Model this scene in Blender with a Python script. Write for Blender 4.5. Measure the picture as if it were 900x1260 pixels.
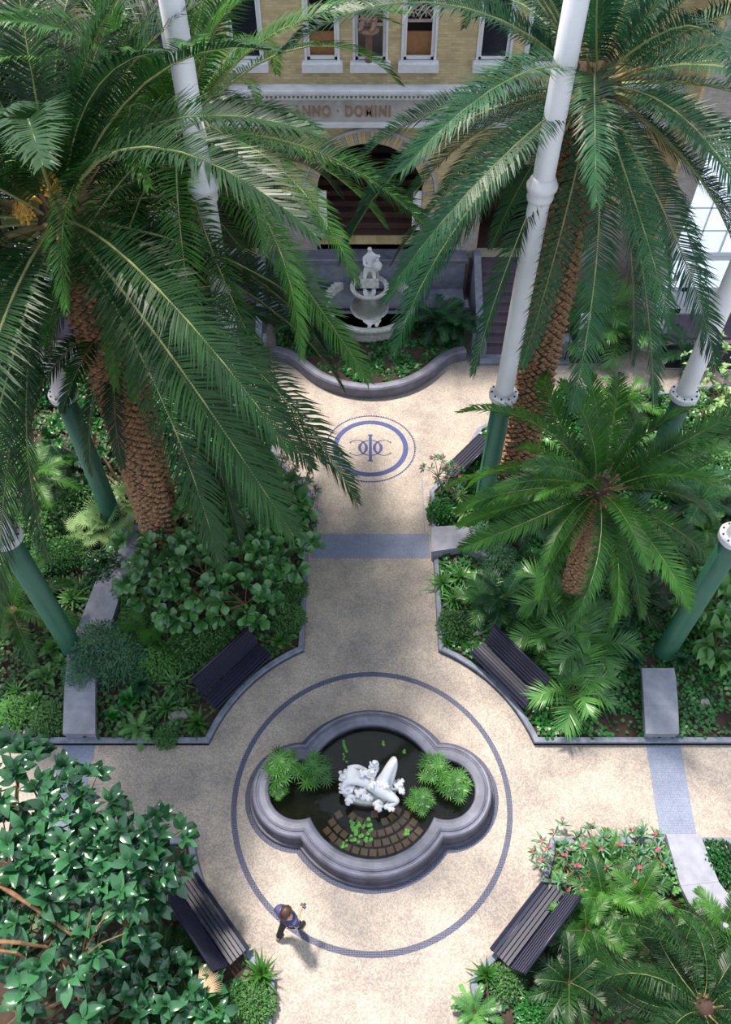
import bpy, bmesh, math, random
from math import sin, cos, pi, sqrt, radians as R_
from mathutils import Vector, Matrix, Euler
for o in list(bpy.data.objects): bpy.data.objects.remove(o)
SC = bpy.context.scene
COL = SC.collection
rnd = random.Random(7)
# ---------------------------------------------------------------- camera, sky, sun, exposure
TH = R_(38.0); FPX = 985.0; HC = 18.0; CX = -0.14
cd = bpy.data.cameras.new('camera'); cam = bpy.data.objects.new('camera', cd); COL.objects.link(cam)
cd.sensor_fit = 'HORIZONTAL'; cd.sensor_width = 36; cd.lens = FPX/900*36; cd.clip_end = 200
cam.location = (CX, 0, HC); cam.rotation_euler = (TH, 0, 0); SC.camera = cam
SC.view_settings.view_transform = 'Standard'; SC.view_settings.look = 'None'
SC.view_settings.gamma = 1; SC.view_settings.use_curve_mapping = False
SC.view_settings.exposure = 0.68
W = bpy.data.worlds.new('world'); SC.world = W; W.use_nodes = True
wn = W.node_tree.nodes; wl = W.node_tree.links; bg = wn['Background']
tc = wn.new('ShaderNodeTexCoord'); sx = wn.new('ShaderNodeSeparateXYZ'); cr = wn.new('ShaderNodeValToRGB')
wl.new(tc.outputs['Generated'], sx.inputs[0]); wl.new(sx.outputs['Z'], cr.inputs[0]); wl.new(cr.outputs[0], bg.inputs[0])
cr.color_ramp.elements[0].position = 0.0; cr.color_ramp.elements[0].color = (0.64, 0.67, 0.72, 1)
cr.color_ramp.elements[1].position = 0.6; cr.color_ramp.elements[1].color = (0.70, 0.80, 0.95, 1)
bg.inputs[1].default_value = 0.95
sd = bpy.data.lights.new('sun', 'SUN'); sun = bpy.data.objects.new('sun', sd); COL.objects.link(sun)
sd.energy = 5.6; sd.angle = R_(6); sd.color = (1.0, 0.91, 0.80)
sdir = Vector((-0.33, 0.47, 1.28)).normalized()          # towards the sun
sun.rotation_euler = sdir.to_track_quat('Z', 'Y').to_euler(); sun.location = (-6, 8, 25)

def ray(px, py):
    dx = (px-450)/FPX; dy = -(py-630)/FPX
    return Vector((dx, dy*cos(TH)+sin(TH), dy*sin(TH)-cos(TH)))
def G(px, py, z=0.0):                                    # photograph pixel -> point at height z
    d = ray(px, py); t = (z-HC)/d.z
    return Vector((CX+d.x*t, d.y*t, z))
def GY(px, py, Y):                                       # photograph pixel -> point on the plane y = Y
    d = ray(px, py); t = Y/d.y
    return Vector((CX+d.x*t, Y, HC+d.z*t))
def PX(p):
    v = Vector(p)-Vector((CX, 0, HC)); yy = v.y*cos(TH)+v.z*sin(TH); zz = -v.y*sin(TH)+v.z*cos(TH); return 450-v.x/zz*FPX, 630+yy/zz*FPX
def GT(px, py, Y, yb=None): return GY(px, py, Y)

# ---------------------------------------------------------------- object helpers
def link(o, parent=None):
    COL.objects.link(o)
    if parent is not None: o.parent = parent
    return o
def tag(o, label=None, cat=None, group=None, kind=None):
    if label: o['label'] = label
    if cat: o['category'] = cat
    if group: o['group'] = group
    if kind: o['kind'] = kind
    return o
def empty(name, loc=(0, 0, 0), rz=0, label=None, cat=None, group=None, kind=None):
    o = bpy.data.objects.new(name, None); o.empty_display_size = .1
    o.location = loc; o.rotation_euler = (0, 0, rz); link(o)
    return tag(o, label, cat, group, kind)
class MB:
    def __init__(s): s.v = []; s.f = []
    def add(s, vs, fs):
        n = len(s.v); s.v += [tuple(v) for v in vs]; s.f += [tuple(i+n for i in f) for f in fs]; return s
    def box(s, x0, x1, y0, y1, z0, z1, M=None):
        vs = [Vector(p) for p in ((x0,y0,z0),(x1,y0,z0),(x1,y1,z0),(x0,y1,z0),(x0,y0,z1),(x1,y0,z1),(x1,y1,z1),(x0,y1,z1))]
        if M is not None: vs = [M @ v for v in vs]
        return s.add(vs, [(0,3,2,1),(4,5,6,7),(0,1,5,4),(1,2,6,5),(2,3,7,6),(3,0,4,7)])
    def cbox(s, x0, x1, y0, y1, z0, z1, c=.02, M=None):      # box with chamfered top
        vs = [Vector(p) for p in ((x0,y0,z0),(x1,y0,z0),(x1,y1,z0),(x0,y1,z0),(x0,y0,z1-c),(x1,y0,z1-c),(x1,y1,z1-c),(x0,y1,z1-c),
              (x0+c,y0+c,z1),(x1-c,y0+c,z1),(x1-c,y1-c,z1),(x0+c,y1-c,z1))]
        if M is not None: vs = [M @ v for v in vs]
        fs = [(0,3,2,1),(8,9,10,11)]
        for a in range(4):
            b = (a+1) % 4; fs += [(a,b,4+b,4+a),(4+a,4+b,8+b,8+a)]
        return s.add(vs, fs)
    def tube(s, pts, rad, n=8, cap=True):
        pts = [Vector(p) for p in pts]; rs = rad if isinstance(rad, (list, tuple)) else [rad]*len(pts)
        vs = []; fs = []; side = None
        for i, p in enumerate(pts):
            t = (pts[min(i+1, len(pts)-1)] - pts[max(i-1, 0)]).normalized()
            if side is None:
                side = t.cross(Vector((0, 0, 1)) if abs(t.z) < .9 else Vector((1, 0, 0))).normalized()
            side = (side - t*side.dot(t)).normalized(); up = side.cross(t)
            for k in range(n):
                a = 2*pi*k/n; vs.append(p + (side*cos(a)+up*sin(a))*rs[i])
        for i in range(len(pts)-1):
            for k in range(n):
                k2 = (k+1) % n; fs.append((i*n+k, i*n+k2, (i+1)*n+k2, (i+1)*n+k))
        if cap: fs += [tuple(range(n))[::-1], tuple((len(pts)-1)*n+k for k in range(n))]
        return s.add(vs, fs)
    def lathe(s, prof, n=24, c=(0, 0, 0), cap=True, a0=0, a1=2*pi):
        full = abs(a1-a0-2*pi) < 1e-6; m = n if full else n+1
        vs = [(c[0]+r*cos(a0+(a1-a0)*k/n), c[1]+r*sin(a0+(a1-a0)*k/n), c[2]+z) for r, z in prof for k in range(m)]
        fs = []
        for i in range(len(prof)-1):
            for k in range(n):
                k2 = (k+1) % m; fs.append((i*m+k, i*m+k2, (i+1)*m+k2, (i+1)*m+k))
        if cap and full: fs += [tuple(range(m))[::-1], tuple((len(prof)-1)*m+k for k in range(m))]
        return s.add(vs, fs)
    def ring(s, r0, r1, z0, z1, n=96, c=(0, 0), a0=0, a1=2*pi):
        return s.lathe([(r0, z0), (r0, z1), (r1, z1), (r1, z0)], n, (c[0], c[1], 0), cap=False, a0=a0, a1=a1)
    def prism(s, pts, z0, z1):
        n = len(pts); vs = [(p[0], p[1], z0) for p in pts]+[(p[0], p[1], z1) for p in pts]
        fs = [tuple(range(n))[::-1], tuple(range(n, 2*n))]+[(i, (i+1) % n, n+(i+1) % n, n+i) for i in range(n)]
        return s.add(vs, fs)
    def ball(s, c, r, n=10, m=6, M=None):
        c = Vector(c); r = Vector((r, r, r)) if isinstance(r, (int, float)) else Vector(r)
        vs = []; fs = []
        for i in range(m+1):
            a = -pi/2+pi*i/m
            for k in range(n):
                b = 2*pi*k/n; p = Vector((r.x*cos(a)*cos(b), r.y*cos(a)*sin(b), r.z*sin(a)))
                if M is not None: p = M @ p
                vs.append(c+p)
        for i in range(m):
            for k in range(n): fs.append((i*n+k, i*n+(k+1) % n, (i+1)*n+(k+1) % n, (i+1)*n+k))
        return s.add(vs, fs)
    def mesh(s, name, mat, smooth=False):
        me = bpy.data.meshes.new(name); me.from_pydata(s.v, [], s.f); me.materials.append(mat)
        if smooth: me.polygons.foreach_set('use_smooth', [True]*len(me.polygons))
        me.update(); return me
    def build(s, name, mat, parent=None, smooth=False, kind=None):
        o = bpy.data.objects.new(name, s.mesh(name, mat, smooth)); link(o, parent)
        if kind: o['kind'] = kind
        return o
def inst(name, me, parent=None, loc=(0, 0, 0), rot=(0, 0, 0), sc=(1, 1, 1)):
    o = bpy.data.objects.new(name, me); o.location = loc; o.rotation_euler = rot
    o.scale = sc if not isinstance(sc, (int, float)) else (sc, sc, sc)
    return link(o, parent)
def copy_tree(o, parent=None):
    c = o.copy(); COL.objects.link(c); c.parent = parent
    for ch in KIDS.get(o.name) or [x for x in o.children]: copy_tree(ch, c)
    return c
KIDS = {}

# ---------------------------------------------------------------- materials
def newmat(name):
    m = bpy.data.materials.new(name); m.use_nodes = True
    n = m.node_tree.nodes; return m, n, m.node_tree.links, n['Principled BSDF']
def simple(name, col, rough=.6, metal=0, noise=.25, scale=6, bump=.0, col2=None, bscale=40, emit=0, spec=.5, coat=0):
    m, n, l, b = newmat(name)
    t = n.new('ShaderNodeTexCoord'); ns = n.new('ShaderNodeTexNoise'); ns.inputs['Scale'].default_value = scale; ns.inputs['Detail'].default_value = 5
    l.new(t.outputs['Object'], ns.inputs['Vector'])
    c2 = col2 or tuple(c*(1-noise) for c in col)
    r = n.new('ShaderNodeValToRGB'); r.color_ramp.elements[0].position = .3; r.color_ramp.elements[1].position = .7
    r.color_ramp.elements[0].color = (*c2, 1); r.color_ramp.elements[1].color = (*col, 1)
    l.new(ns.outputs['Fac'], r.inputs[0]); l.new(r.outputs[0], b.inputs['Base Color'])
    b.inputs['Roughness'].default_value = rough; b.inputs['Metallic'].default_value = metal
    b.inputs['Specular IOR Level'].default_value = spec; b.inputs['Coat Weight'].default_value = coat
    if bump:
        n2 = n.new('ShaderNodeTexNoise'); n2.inputs['Scale'].default_value = bscale; l.new(t.outputs['Object'], n2.inputs['Vector'])
        bp = n.new('ShaderNodeBump'); bp.inputs['Strength'].default_value = bump; bp.inputs['Distance'].default_value = .02
        l.new(n2.outputs['Fac'], bp.inputs['Height']); l.new(bp.outputs[0], b.inputs['Normal'])
    if emit:
        b.inputs['Emission Color'].default_value = (*col, 1); b.inputs['Emission Strength'].default_value = emit
    return m
def leafmat(name, dark, light, rough=.38, trans=.22, scale=3.0, spec=.5):
    m, n, l, b = newmat(name)
    g = n.new('ShaderNodeNewGeometry'); oi = n.new('ShaderNodeObjectInfo')
    ns = n.new('ShaderNodeTexNoise'); ns.inputs['Scale'].default_value = scale; ns.inputs['Detail'].default_value = 2
    l.new(g.outputs['Position'], ns.inputs['Vector'])
    a = n.new('ShaderNodeMath'); a.operation = 'MULTIPLY_ADD'; a.inputs[1].default_value = .5
    l.new(oi.outputs['Random'], a.inputs[0]); l.new(ns.outputs['Fac'], a.inputs[2])
    rp = n.new('ShaderNodeMath'); rp.operation = 'MULTIPLY_ADD'; rp.inputs[1].default_value = .3; l.new(g.outputs['Random Per Island'], rp.inputs[0]); l.new(a.outputs[0], rp.inputs[2])
    mr = n.new('ShaderNodeMapRange'); mr.inputs['From Min'].default_value = .45; mr.inputs['From Max'].default_value = 1.3
    l.new(rp.outputs[0], mr.inputs['Value'])
    mx = n.new('ShaderNodeMix'); mx.data_type = 'RGBA'; mx.inputs[6].default_value = (*dark, 1); mx.inputs[7].default_value = (*light, 1)
    l.new(mr.outputs[0], mx.inputs[0]); l.new(mx.outputs[2], b.inputs['Base Color'])
    b.inputs['Roughness'].default_value = rough; b.inputs['Specular IOR Level'].default_value = spec
    tr = n.new('ShaderNodeBsdfTranslucent'); ms = n.new('ShaderNodeMixShader'); ms.inputs[0].default_value = trans
    l.new(mx.outputs[2], tr.inputs[0]); l.new(b.outputs[0], ms.inputs[1]); l.new(tr.outputs[0], ms.inputs[2])
    l.new(ms.outputs[0], n['Material Output'].inputs[0]); return m
def brickmat(name, c1, c2, mortar, sc=1.0, bw=.24, bh=.075, rough=.85):
    m, n, l, b = newmat(name)
    t = n.new('ShaderNodeTexCoord'); mp = n.new('ShaderNodeMapping'); mp.inputs['Rotation'].default_value = (pi/2, 0, 0)
    l.new(t.outputs['Object'], mp.inputs[0])
    bk = n.new('ShaderNodeTexBrick'); bk.inputs['Scale'].default_value = sc; bk.inputs['Brick Width'].default_value = bw; bk.inputs['Row Height'].default_value = bh
    bk.inputs['Mortar Size'].default_value = .008; bk.inputs['Color1'].default_value = (*c1, 1); bk.inputs['Color2'].default_value = (*c2, 1); bk.inputs['Mortar'].default_value = (*mortar, 1)
    l.new(mp.outputs[0], bk.inputs['Vector'])
    ns = n.new('ShaderNodeTexNoise'); ns.inputs['Scale'].default_value = 3; ns.inputs['Detail'].default_value = 6; l.new(t.outputs['Object'], ns.inputs['Vector'])
    mx = n.new('ShaderNodeMix'); mx.data_type = 'RGBA'; mx.blend_type = 'MULTIPLY'; mx.inputs[0].default_value = .8
    r = n.new('ShaderNodeValToRGB'); r.color_ramp.elements[0].color = (.55, .5, .45, 1); r.color_ramp.elements[1].color = (1.1, 1.1, 1.1, 1)
    l.new(ns.outputs['Fac'], r.inputs[0]); l.new(bk.outputs[0], mx.inputs[6]); l.new(r.outputs[0], mx.inputs[7]); l.new(mx.outputs[2], b.inputs['Base Color'])
    bp = n.new('ShaderNodeBump'); bp.inputs['Strength'].default_value = .6; bp.inputs['Distance'].default_value = .01; bp.invert = True
    l.new(bk.outputs['Fac'], bp.inputs['Height']); l.new(bp.outputs[0], b.inputs['Normal'])
    b.inputs['Roughness'].default_value = rough; return m
def mosaicmat(name, base, alt, dirt, polar=None, tess=33.0, gap=(.25, .22, .2), contrast=.5):
    m, n, l, b = newmat(name)
    t = n.new('ShaderNodeTexCoord'); P = t.outputs['Object']
    def math_(op, a, bb=None, c=None):
        x = n.new('ShaderNodeMath'); x.operation = op
        for i, q in enumerate((a, bb, c)):
            if q is None: continue
            if isinstance(q, (int, float)): x.inputs[i].default_value = q
            else: l.new(q, x.inputs[i])
        return x.outputs[0]
    vec = P
    if polar:
        s = n.new('ShaderNodeSeparateXYZ'); l.new(P, s.inputs[0])
        dx = math_('SUBTRACT', s.outputs[0], polar[0]); dy = math_('SUBTRACT', s.outputs[1], polar[1])
        r = math_('SQRT', math_('ADD', math_('MULTIPLY', dx, dx), math_('MULTIPLY', dy, dy)))
        a = math_('MULTIPLY', math_('ARCTAN2', dy, dx), 3.1)
        cb = n.new('ShaderNodeCombineXYZ'); l.new(a, cb.inputs[0]); l.new(r, cb.inputs[1])
        mxv = n.new('ShaderNodeMix'); mxv.data_type = 'VECTOR'
        l.new(math_('GREATER_THAN', r, 3.9), mxv.inputs[0]); l.new(cb.outputs[0], mxv.inputs[4]); l.new(P, mxv.inputs[5]); vec = mxv.outputs[1]
    v = n.new('ShaderNodeTexVoronoi'); v.feature = 'F1'; v.voronoi_dimensions = '2D'; v.inputs['Scale'].default_value = tess; v.inputs['Randomness'].default_value = .35
    l.new(vec, v.inputs['Vector'])
    hs = n.new('ShaderNodeSeparateColor'); l.new(v.outputs['Color'], hs.inputs[0])
    mx = n.new('ShaderNodeMix'); mx.data_type = 'RGBA'; mx.inputs[6].default_value = (*base, 1); mx.inputs[7].default_value = (*alt, 1)
    l.new(math_('MULTIPLY', hs.outputs[0], contrast), mx.inputs[0])
    v2 = n.new('ShaderNodeTexVoronoi'); v2.feature = 'DISTANCE_TO_EDGE'; v2.voronoi_dimensions = '2D'; v2.inputs['Scale'].default_value = tess; v2.inputs['Randomness'].default_value = .35
    l.new(vec, v2.inputs['Vector'])
    ed = math_('LESS_THAN', v2.outputs['Distance'], .07)
    m2 = n.new('ShaderNodeMix'); m2.data_type = 'RGBA'; l.new(math_('MULTIPLY', ed, .75), m2.inputs[0]); l.new(mx.outputs[2], m2.inputs[6]); m2.inputs[7].default_value = (*gap, 1)
    ns = n.new('ShaderNodeTexNoise'); ns.inputs['Scale'].default_value = .9; ns.inputs['Detail'].default_value = 9; ns.inputs['Roughness'].default_value = .68; l.new(P, ns.inputs['Vector'])
    rp = n.new('ShaderNodeValToRGB'); rp.color_ramp.elements[0].position = .36; rp.color_ramp.elements[1].position = .58
    rp.color_ramp.elements[0].color = (*dirt, 1); rp.color_ramp.elements[1].color = (1, 1, 1, 1); l.new(ns.outputs['Fac'], rp.inputs[0])
    m3 = n.new('ShaderNodeMix'); m3.data_type = 'RGBA'; m3.blend_type = 'MULTIPLY'; m3.inputs[0].default_value = .8; l.new(m2.outputs[2], m3.inputs[6]); l.new(rp.outputs[0], m3.inputs[7])
    l.new(m3.outputs[2], b.inputs['Base Color']); b.inputs['Roughness'].default_value = .7
    bp = n.new('ShaderNodeBump'); bp.inputs['Strength'].default_value = .4; bp.inputs['Distance'].default_value = .004; l.new(v2.outputs['Distance'], bp.inputs['Height']); l.new(bp.outputs[0], b.inputs['Normal'])
    return m
M = {}
YC = G(457, 979).y                                       # centre of the pond
M['paving'] = mosaicmat('paving', (.45, .385, .315), (.14, .12, .115), (.60, .60, .66), (0, YC), contrast=.6)
M['plaza'] = M['paving']
M['blue_mosaic'] = mosaicmat('blue_mosaic', (.014, .018, .050), (.05, .065, .14), (.8, .8, .85), None, 30, (.25, .25, .3))
M['blue_band'] = mosaicmat('blue_band', (.17, .20, .28), (.07, .09, .16), (.8, .8, .85), None, 30, (.3, .32, .4))
M['blue_line'] = mosaicmat('blue_line', (.012, .025, .13), (.03, .06, .2), (.8, .8, .9), None, 30, (.08, .1, .25))
M['kerb'] = simple('kerb', (.20, .23, .30), .75, 0, .45, 5, .3)
M['ledge'] = simple('ledge', (.27, .28, .34), .8, 0, .3, 4, .2)
M['basin'] = simple('basin', (.15, .155, .215), .5, 0, .5, 3, .25, spec=.5)
M['plinth'] = simple('plinth', (.09, .085, .125), .5, 0, .6, 3, .25)
M['granite'] = simple('granite', (.20, .22, .28), .7, 0, .4, 4, .2)
M['water_bed'] = simple('water_bed', (.030, .028, .018), .9, 0, .5, 3)
M['pond_tile'] = simple('pond_tile', (.50, .30, .25), .8, 0, .5, 9, .3)
M['soil'] = simple('soil', (.055, .032, .022), .95, 0, .55, 5, .8, bscale=14)
M['marble'] = simple('marble', (.66, .66, .69), .45, 0, .12, 5, .15)
M['oldmarble'] = simple('oldmarble', (.62, .62, .60), .7, 0, .4, 8, .3)
M['white_paint'] = simple('white_paint', (.74, .74, .78), .35, 0, .10, 2)
M['green_paint'] = simple('green_paint', (.026, .115, .068), .4, 0, .2, 1.5)
M['flange'] = simple('flange', (.66, .68, .72), .45, 0, .2, 9)
M['bolt'] = simple('bolt', (.03, .03, .05), .5, .4)
M['bench'] = simple('bench', (.010, .011, .032), .42, 0, .3, 4, spec=.4, coat=.05)
M['bench_iron'] = simple('bench_iron', (.02, .02, .03), .5, .4)
M['brick'] = brickmat('brick', (.62, .50, .27), (.46, .36, .18), (.42, .38, .30))
M['brick_grey'] = brickmat('brick_grey', (.42, .38, .36), (.32, .29, .29), (.33, .31, .30))  # also paints the shade onto the lower facade
M['stone'] = simple('stone', (.42, .40, .40), .8, 0, .3, 3, .3)
M['stone_light'] = simple('stone_light', (.62, .63, .68), .75, 0, .2, 3, .2)
M['letter'] = simple('letter', (.30, .17, .11), .7, 0, .2, 9)
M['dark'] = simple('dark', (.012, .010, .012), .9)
M['glass_dark'] = simple('glass_dark', (.012, .014, .026), .15, 0, .2, 1, spec=.6)
M['wood'] = simple('wood', (.36, .17, .07), .6, 0, .25, 8)
M['lattice'] = simple('lattice', (.46, .34, .34), .7)
M['terracotta'] = simple('terracotta', (.26, .16, .12), .75, 0, .35, 9, .3)
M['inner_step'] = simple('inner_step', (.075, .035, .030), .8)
M['step'] = simple('step', (.095, .065, .095), .7, 0, .3, 4, .15)
M['daylight'] = simple('daylight', (.75, .82, .95), .3, 0, .05, 2, emit=.45)
M['door_paint'] = simple('door_paint', (.62, .66, .72), .4, 0, .08, 2)
M['mat'] = simple('mat', (.012, .014, .02), .95)
M['trunk'] = simple('trunk', (.06, .035, .025), .95, 0, .5, 9, .7)
M['scar'] = simple('scar', (.52, .30, .16), .9, 0, .75, 16, .6)
M['stem'] = simple('stem', (.22, .13, .07), .85, 0, .4, 9)
M['greenstem'] = simple('greenstem', (.12, .22, .06), .7, 0, .3, 9)
M['rachis'] = simple('rachis', (.26, .29, .11), .5, 0, .3, 4)
M['rachis_old'] = simple('rachis_old', (.26, .17, .08), .7, 0, .3, 4)
M['dates'] = simple('dates', (.72, .42, .08), .6, 0, .4, 12)
M['deadleaf'] = simple('deadleaf', (.42, .30, .18), .8, 0, .4, 8)
M['rock'] = simple('rock', (.30, .29, .27), .9, 0, .45, 6, .8, bscale=8)
M['bare_bark'] = simple('bare_bark', (.22, .11, .05), .8, 0, .5, 8, .3)
M['pink'] = simple('pink', (.55, .04, .12), .6, 0, .3, 12)
M['palm'] = leafmat('palm', (.005, .024, .010), (.018, .072, .014), .42, .22, 1.2, .3)
M['palm_bright'] = leafmat('palm_bright', (.010, .048, .014), (.058, .20, .022), .44, .3, 1.2, .3)
M['palm_blue'] = leafmat('palm_blue', (.006, .034, .020), (.022, .105, .034), .44, .22, 1.2, .3)
M['fig'] = leafmat('fig', (.010, .060, .022), (.085, .26, .060), .27, .15, 2.0, .7)
M['rubber'] = leafmat('rubber', (.004, .030, .013), (.045, .17, .065), .20, .12, 2.0, .7)
M['strap'] = leafmat('strap', (.018, .09, .025), (.12, .32, .07), .35, .25, 2.0)
M['pale'] = leafmat('pale', (.07, .20, .06), (.34, .50, .20), .45, .25, 2.0)
M['fine'] = leafmat('fine', (.018, .09, .05), (.13, .30, .15), .45, .25, 2.0)
M['ivy'] = leafmat('ivy', (.003, .032, .007), (.022, .17, .022), .35, .15, 1.6)
M['moss'] = leafmat('moss', (.010, .05, .012), (.075, .21, .045), .5, .2, 1.4)
M['papyrus'] = leafmat('papyrus', (.010, .07, .015), (.11, .34, .05), .4, .3, 2.0)
M['lettuce'] = leafmat('lettuce', (.04, .20, .02), (.12, .42, .05), .4, .2, 2.0)
m, n_, l_, b_ = newmat('water'); M['water'] = m
b_.inputs['Base Color'].default_value = (.55, .60, .42, 1); b_.inputs['Roughness'].default_value = .02
b_.inputs['Transmission Weight'].default_value = 1; b_.inputs['IOR'].default_value = 1.33
# ---------------------------------------------------------------- floor, beds, mosaics
floor = MB().add([(-17, -3, 0), (17, -3, 0), (17, 34, 0), (-17, 34, 0)], [(0, 1, 2, 3)]).build('floor', M['paving']); tag(floor, kind='structure')
XE = 1.64; RA = 3.95
YT = G(457, 917).y; YB = G(457, 1033).y                  # the two edges of the cross path
def arc(cx, cy, r, a0, a1, n=10): return [(cx+r*cos(a0+(a1-a0)*i/n), cy+r*sin(a0+(a1-a0)*i/n)) for i in range(n+1)]
def offset(pts, d):                                       # open polyline offset to the left
    out = []
    for i, p in enumerate(pts):
        a = Vector(pts[max(i-1, 0)][:2]); b = Vector(pts[min(i+1, len(pts)-1)][:2]); p2 = Vector(p[:2])
        t1 = (p2-a).normalized() if i > 0 else (b-p2).normalized(); t2 = (b-p2).normalized() if i < len(pts)-1 else t1
        n1 = Vector((-t1.y, t1.x)); n2 = Vector((-t2.y, t2.x)); nn = (n1+n2).normalized(); k = max(.4, nn.dot(n1))
        out.append(p2+nn*(d/k))
    return out
def strip(m, pts, prof):                                  # sweep profile [(offset, z)] along an open polyline
    cols = [[(q.x, q.y, z) for q in offset(pts, d)] for d, z in prof]; k = len(prof); n = len(pts)
    vs = [cols[j][i] for i in range(n) for j in range(k)]
    fs = [(i*k+j, i*k+j+1, (i+1)*k+j+1, (i+1)*k+j) for i in range(n-1) for j in range(k-1)]
    fs += [tuple(range(k)), tuple((n-1)*k+j for j in range(k))[::-1]]
    m.add(vs, fs)
def edge_pts(sx, top):                                    # outline of a bed corner on one side
    cy = YC; x0 = XE+.05; y_in = cy+(1 if top else -1)*sqrt(RA*RA-x0*x0); yl = YT if top else YB
    x_in = sqrt(RA*RA-(yl-cy)**2)
    a0 = math.atan2(y_in-cy, x0); a1 = math.atan2(yl-cy, x_in)
    return [(sx*x0, y_in)], [(sx*RA*cos(a0+(a1-a0)*i/12), cy+RA*sin(a0+(a1-a0)*i/12)) for i in range(13)], x_in
BEDS = {}
def bed(key, path, back):
    poly = path+back
    b = MB().prism([tuple(p)[:2] for p in poly], -.05, .10).build('planting_bed', M['soil']); tag(b, kind='structure')
    k = MB(); A = sum((poly[i][0]*poly[(i+1) % len(poly)][1]-poly[(i+1) % len(poly)][0]*poly[i][1]) for i in range(len(poly)))
    s = 1 if A > 0 else -1
    strip(k, path, [(0, -.02), (0, .15), (s*.015, .17), (s*.12, .17), (s*.135, .15), (s*.135, .02)])
    k.build('kerb', M['kerb'], b); BEDS[key] = [tuple(p)[:2] for p in poly]
    return b
def gp(*a): return tuple(G(*a))[:2]
for sx, key in ((-1, 'left_far'), (1, 'right_far')):
    _, ar, xin = edge_pts(sx, True); X = lambda x: sx*x
    p = [(X(7.0), G(0, 455).y)] if False else []
    cyp = G(455, 551).y
    top = [(X(13), G(0, 470).y), (X(6.2), G(0, 500).y), (X(4.3), G(0, 512).y), (X(3.35), G(0, 530).y), (X(2.55), G(0, 575).y), (X(1.72), G(0, 607).y)]
    if sx < 0: top[1:3] = [(X(4.6), G(0, 478).y), (X(3.9), G(0, 500).y)]
    path = top+ar+[(X(9.2), YT)]+[(X(10.2), YT+.25), (X(13), YT+.6)]
    bed(key, path, [(X(16), YT+1), (X(16), G(0, 430).y)])
for sx, key in ((-1, 'left_near'), (1, 'right_near')):
    _, ar, xin = edge_pts(sx, False); X = lambda x: sx*x
    x0 = ar[0][0]
    path = [(sx*(XE+.32), -2.5), (sx*(XE+.26), ar[0][1]-.02)]+[p for p in ar if abs(p[0]) > XE+.34]+[(X(8.4), YB), (X(9.4), YB-.2), (X(13), YB-.6)]
    bed(key, path, [(X(16), YB-.8), (X(16), -2.5)])
# bands of darker mosaic across the paths
def quad_inlay(name, pts, mat, h=.006): return MB().prism(pts, -.004, h).build(name, mat, floor)
y1, y2 = G(457, 687).y, G(457, 657).y
quad_inlay('mosaic_band', [(-XE+.02, y1), (XE-.02, y1), (XE-.02, y2), (-XE+.02, y2)], M['blue_band'])
quad_inlay('mosaic_band', [gp(795, 914), gp(837, 914), gp(858, 1030), gp(813, 1030)][::-1], M['blue_band'])
quad_inlay('mosaic_band', [gp(78, 914), gp(118, 914), gp(105, 975), gp(85, 1040), gp(45, 1040), gp(66, 965)][::-1], M['blue_band'])
CYR = G(457, 984).y
def ring_inlay(name, r0, r1, mat, c=(0, CYR), h=.007): return MB().ring(r0, r1, -.004, h, 128, c).build(name, mat, floor)
ring_inlay('mosaic_ring', 3.00, 3.12, M['blue_mosaic'])
# seam lines of the path edges
for sx in (-1, 1):
    quad_inlay('mosaic_line', [(sx*(XE-.10), y2+.02), (sx*(XE-.13), y2+.02), (sx*(XE-.13), y2+2), (sx*(XE-.10), y2+2)][::sx], M['blue_band'], .004)
# monogram roundel
mc = G(456, 551); mcx, mcy = mc.x, mc.y
MB().ring(1.0, 1.15, -.004, .008, 96, (mcx, mcy)).build('monogram_ring', M['blue_line'], floor)
m = MB().ring(1.335, 1.362, -.004, .008, 120, (mcx, mcy))
for k in range(110):
    a = 2*pi*k/110; da = 2*pi/110*.3
    m.prism([(mcx+1.36*cos(a-da), mcy+1.36*sin(a-da)), (mcx+1.40*cos(a), mcy+1.40*sin(a)), (mcx+1.36*cos(a+da), mcy+1.36*sin(a+da))], -.004, .008)
m.build('toothed_ring', M['blue_line'], floor)
def crescent(m, cx, a, b, t0, t1, thick_at, tmax, tmin=.016, n=36, serif=True):
    vs = []; fs = []
    for i in range(n+1):
        t = t0+(t1-t0)*i/n; w = tmin+(tmax-tmin)*max(0, cos(t-thick_at))**2.2
        for s in (-.5, .5):
            vs.append((mcx+cx+(a+s*w)*cos(t), mcy+(b+s*min(w, .03))*sin(t), -.004)); vs.append((mcx+cx+(a+s*w)*cos(t), mcy+(b+s*min(w, .03))*sin(t), .009))
    for i in range(n):
        j = i*4; fs += [(j+1, j+3, j+7, j+5), (j, j+1, j+5, j+4), (j+3, j+2, j+6, j+7)]
    m.add(vs, fs)
    if serif:
        for t in (t0, t1):
            x, y = mcx+cx+a*cos(t), mcy+b*sin(t); m.prism([(x-.02, y-.028), (x+.02, y-.028), (x+.02, y+.028), (x-.02, y+.028)], -.004, .009)
m = MB(); crescent(m, -.41, .29, .31, -2.35, 2.35, 0, .09); crescent(m, .41, .29, .31, pi-2.35, pi+2.35, pi, .09)
crescent(m, 0, .33, .31, pi/2, 3*pi/2, pi, .09, serif=False); crescent(m, 0, .33, .31, -pi/2, pi/2, 0, .09, serif=False)
m.box(mcx-.043, mcx+.043, mcy-.52, mcy+.52, -.004, .010); m.box(mcx-.075, mcx+.075, mcy-.55, mcy-.51, -.004, .010); m.box(mcx-.075, mcx+.075, mcy+.51, mcy+.55, -.004, .010)
m.build('monogram', M['blue_line'], floor)

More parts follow.
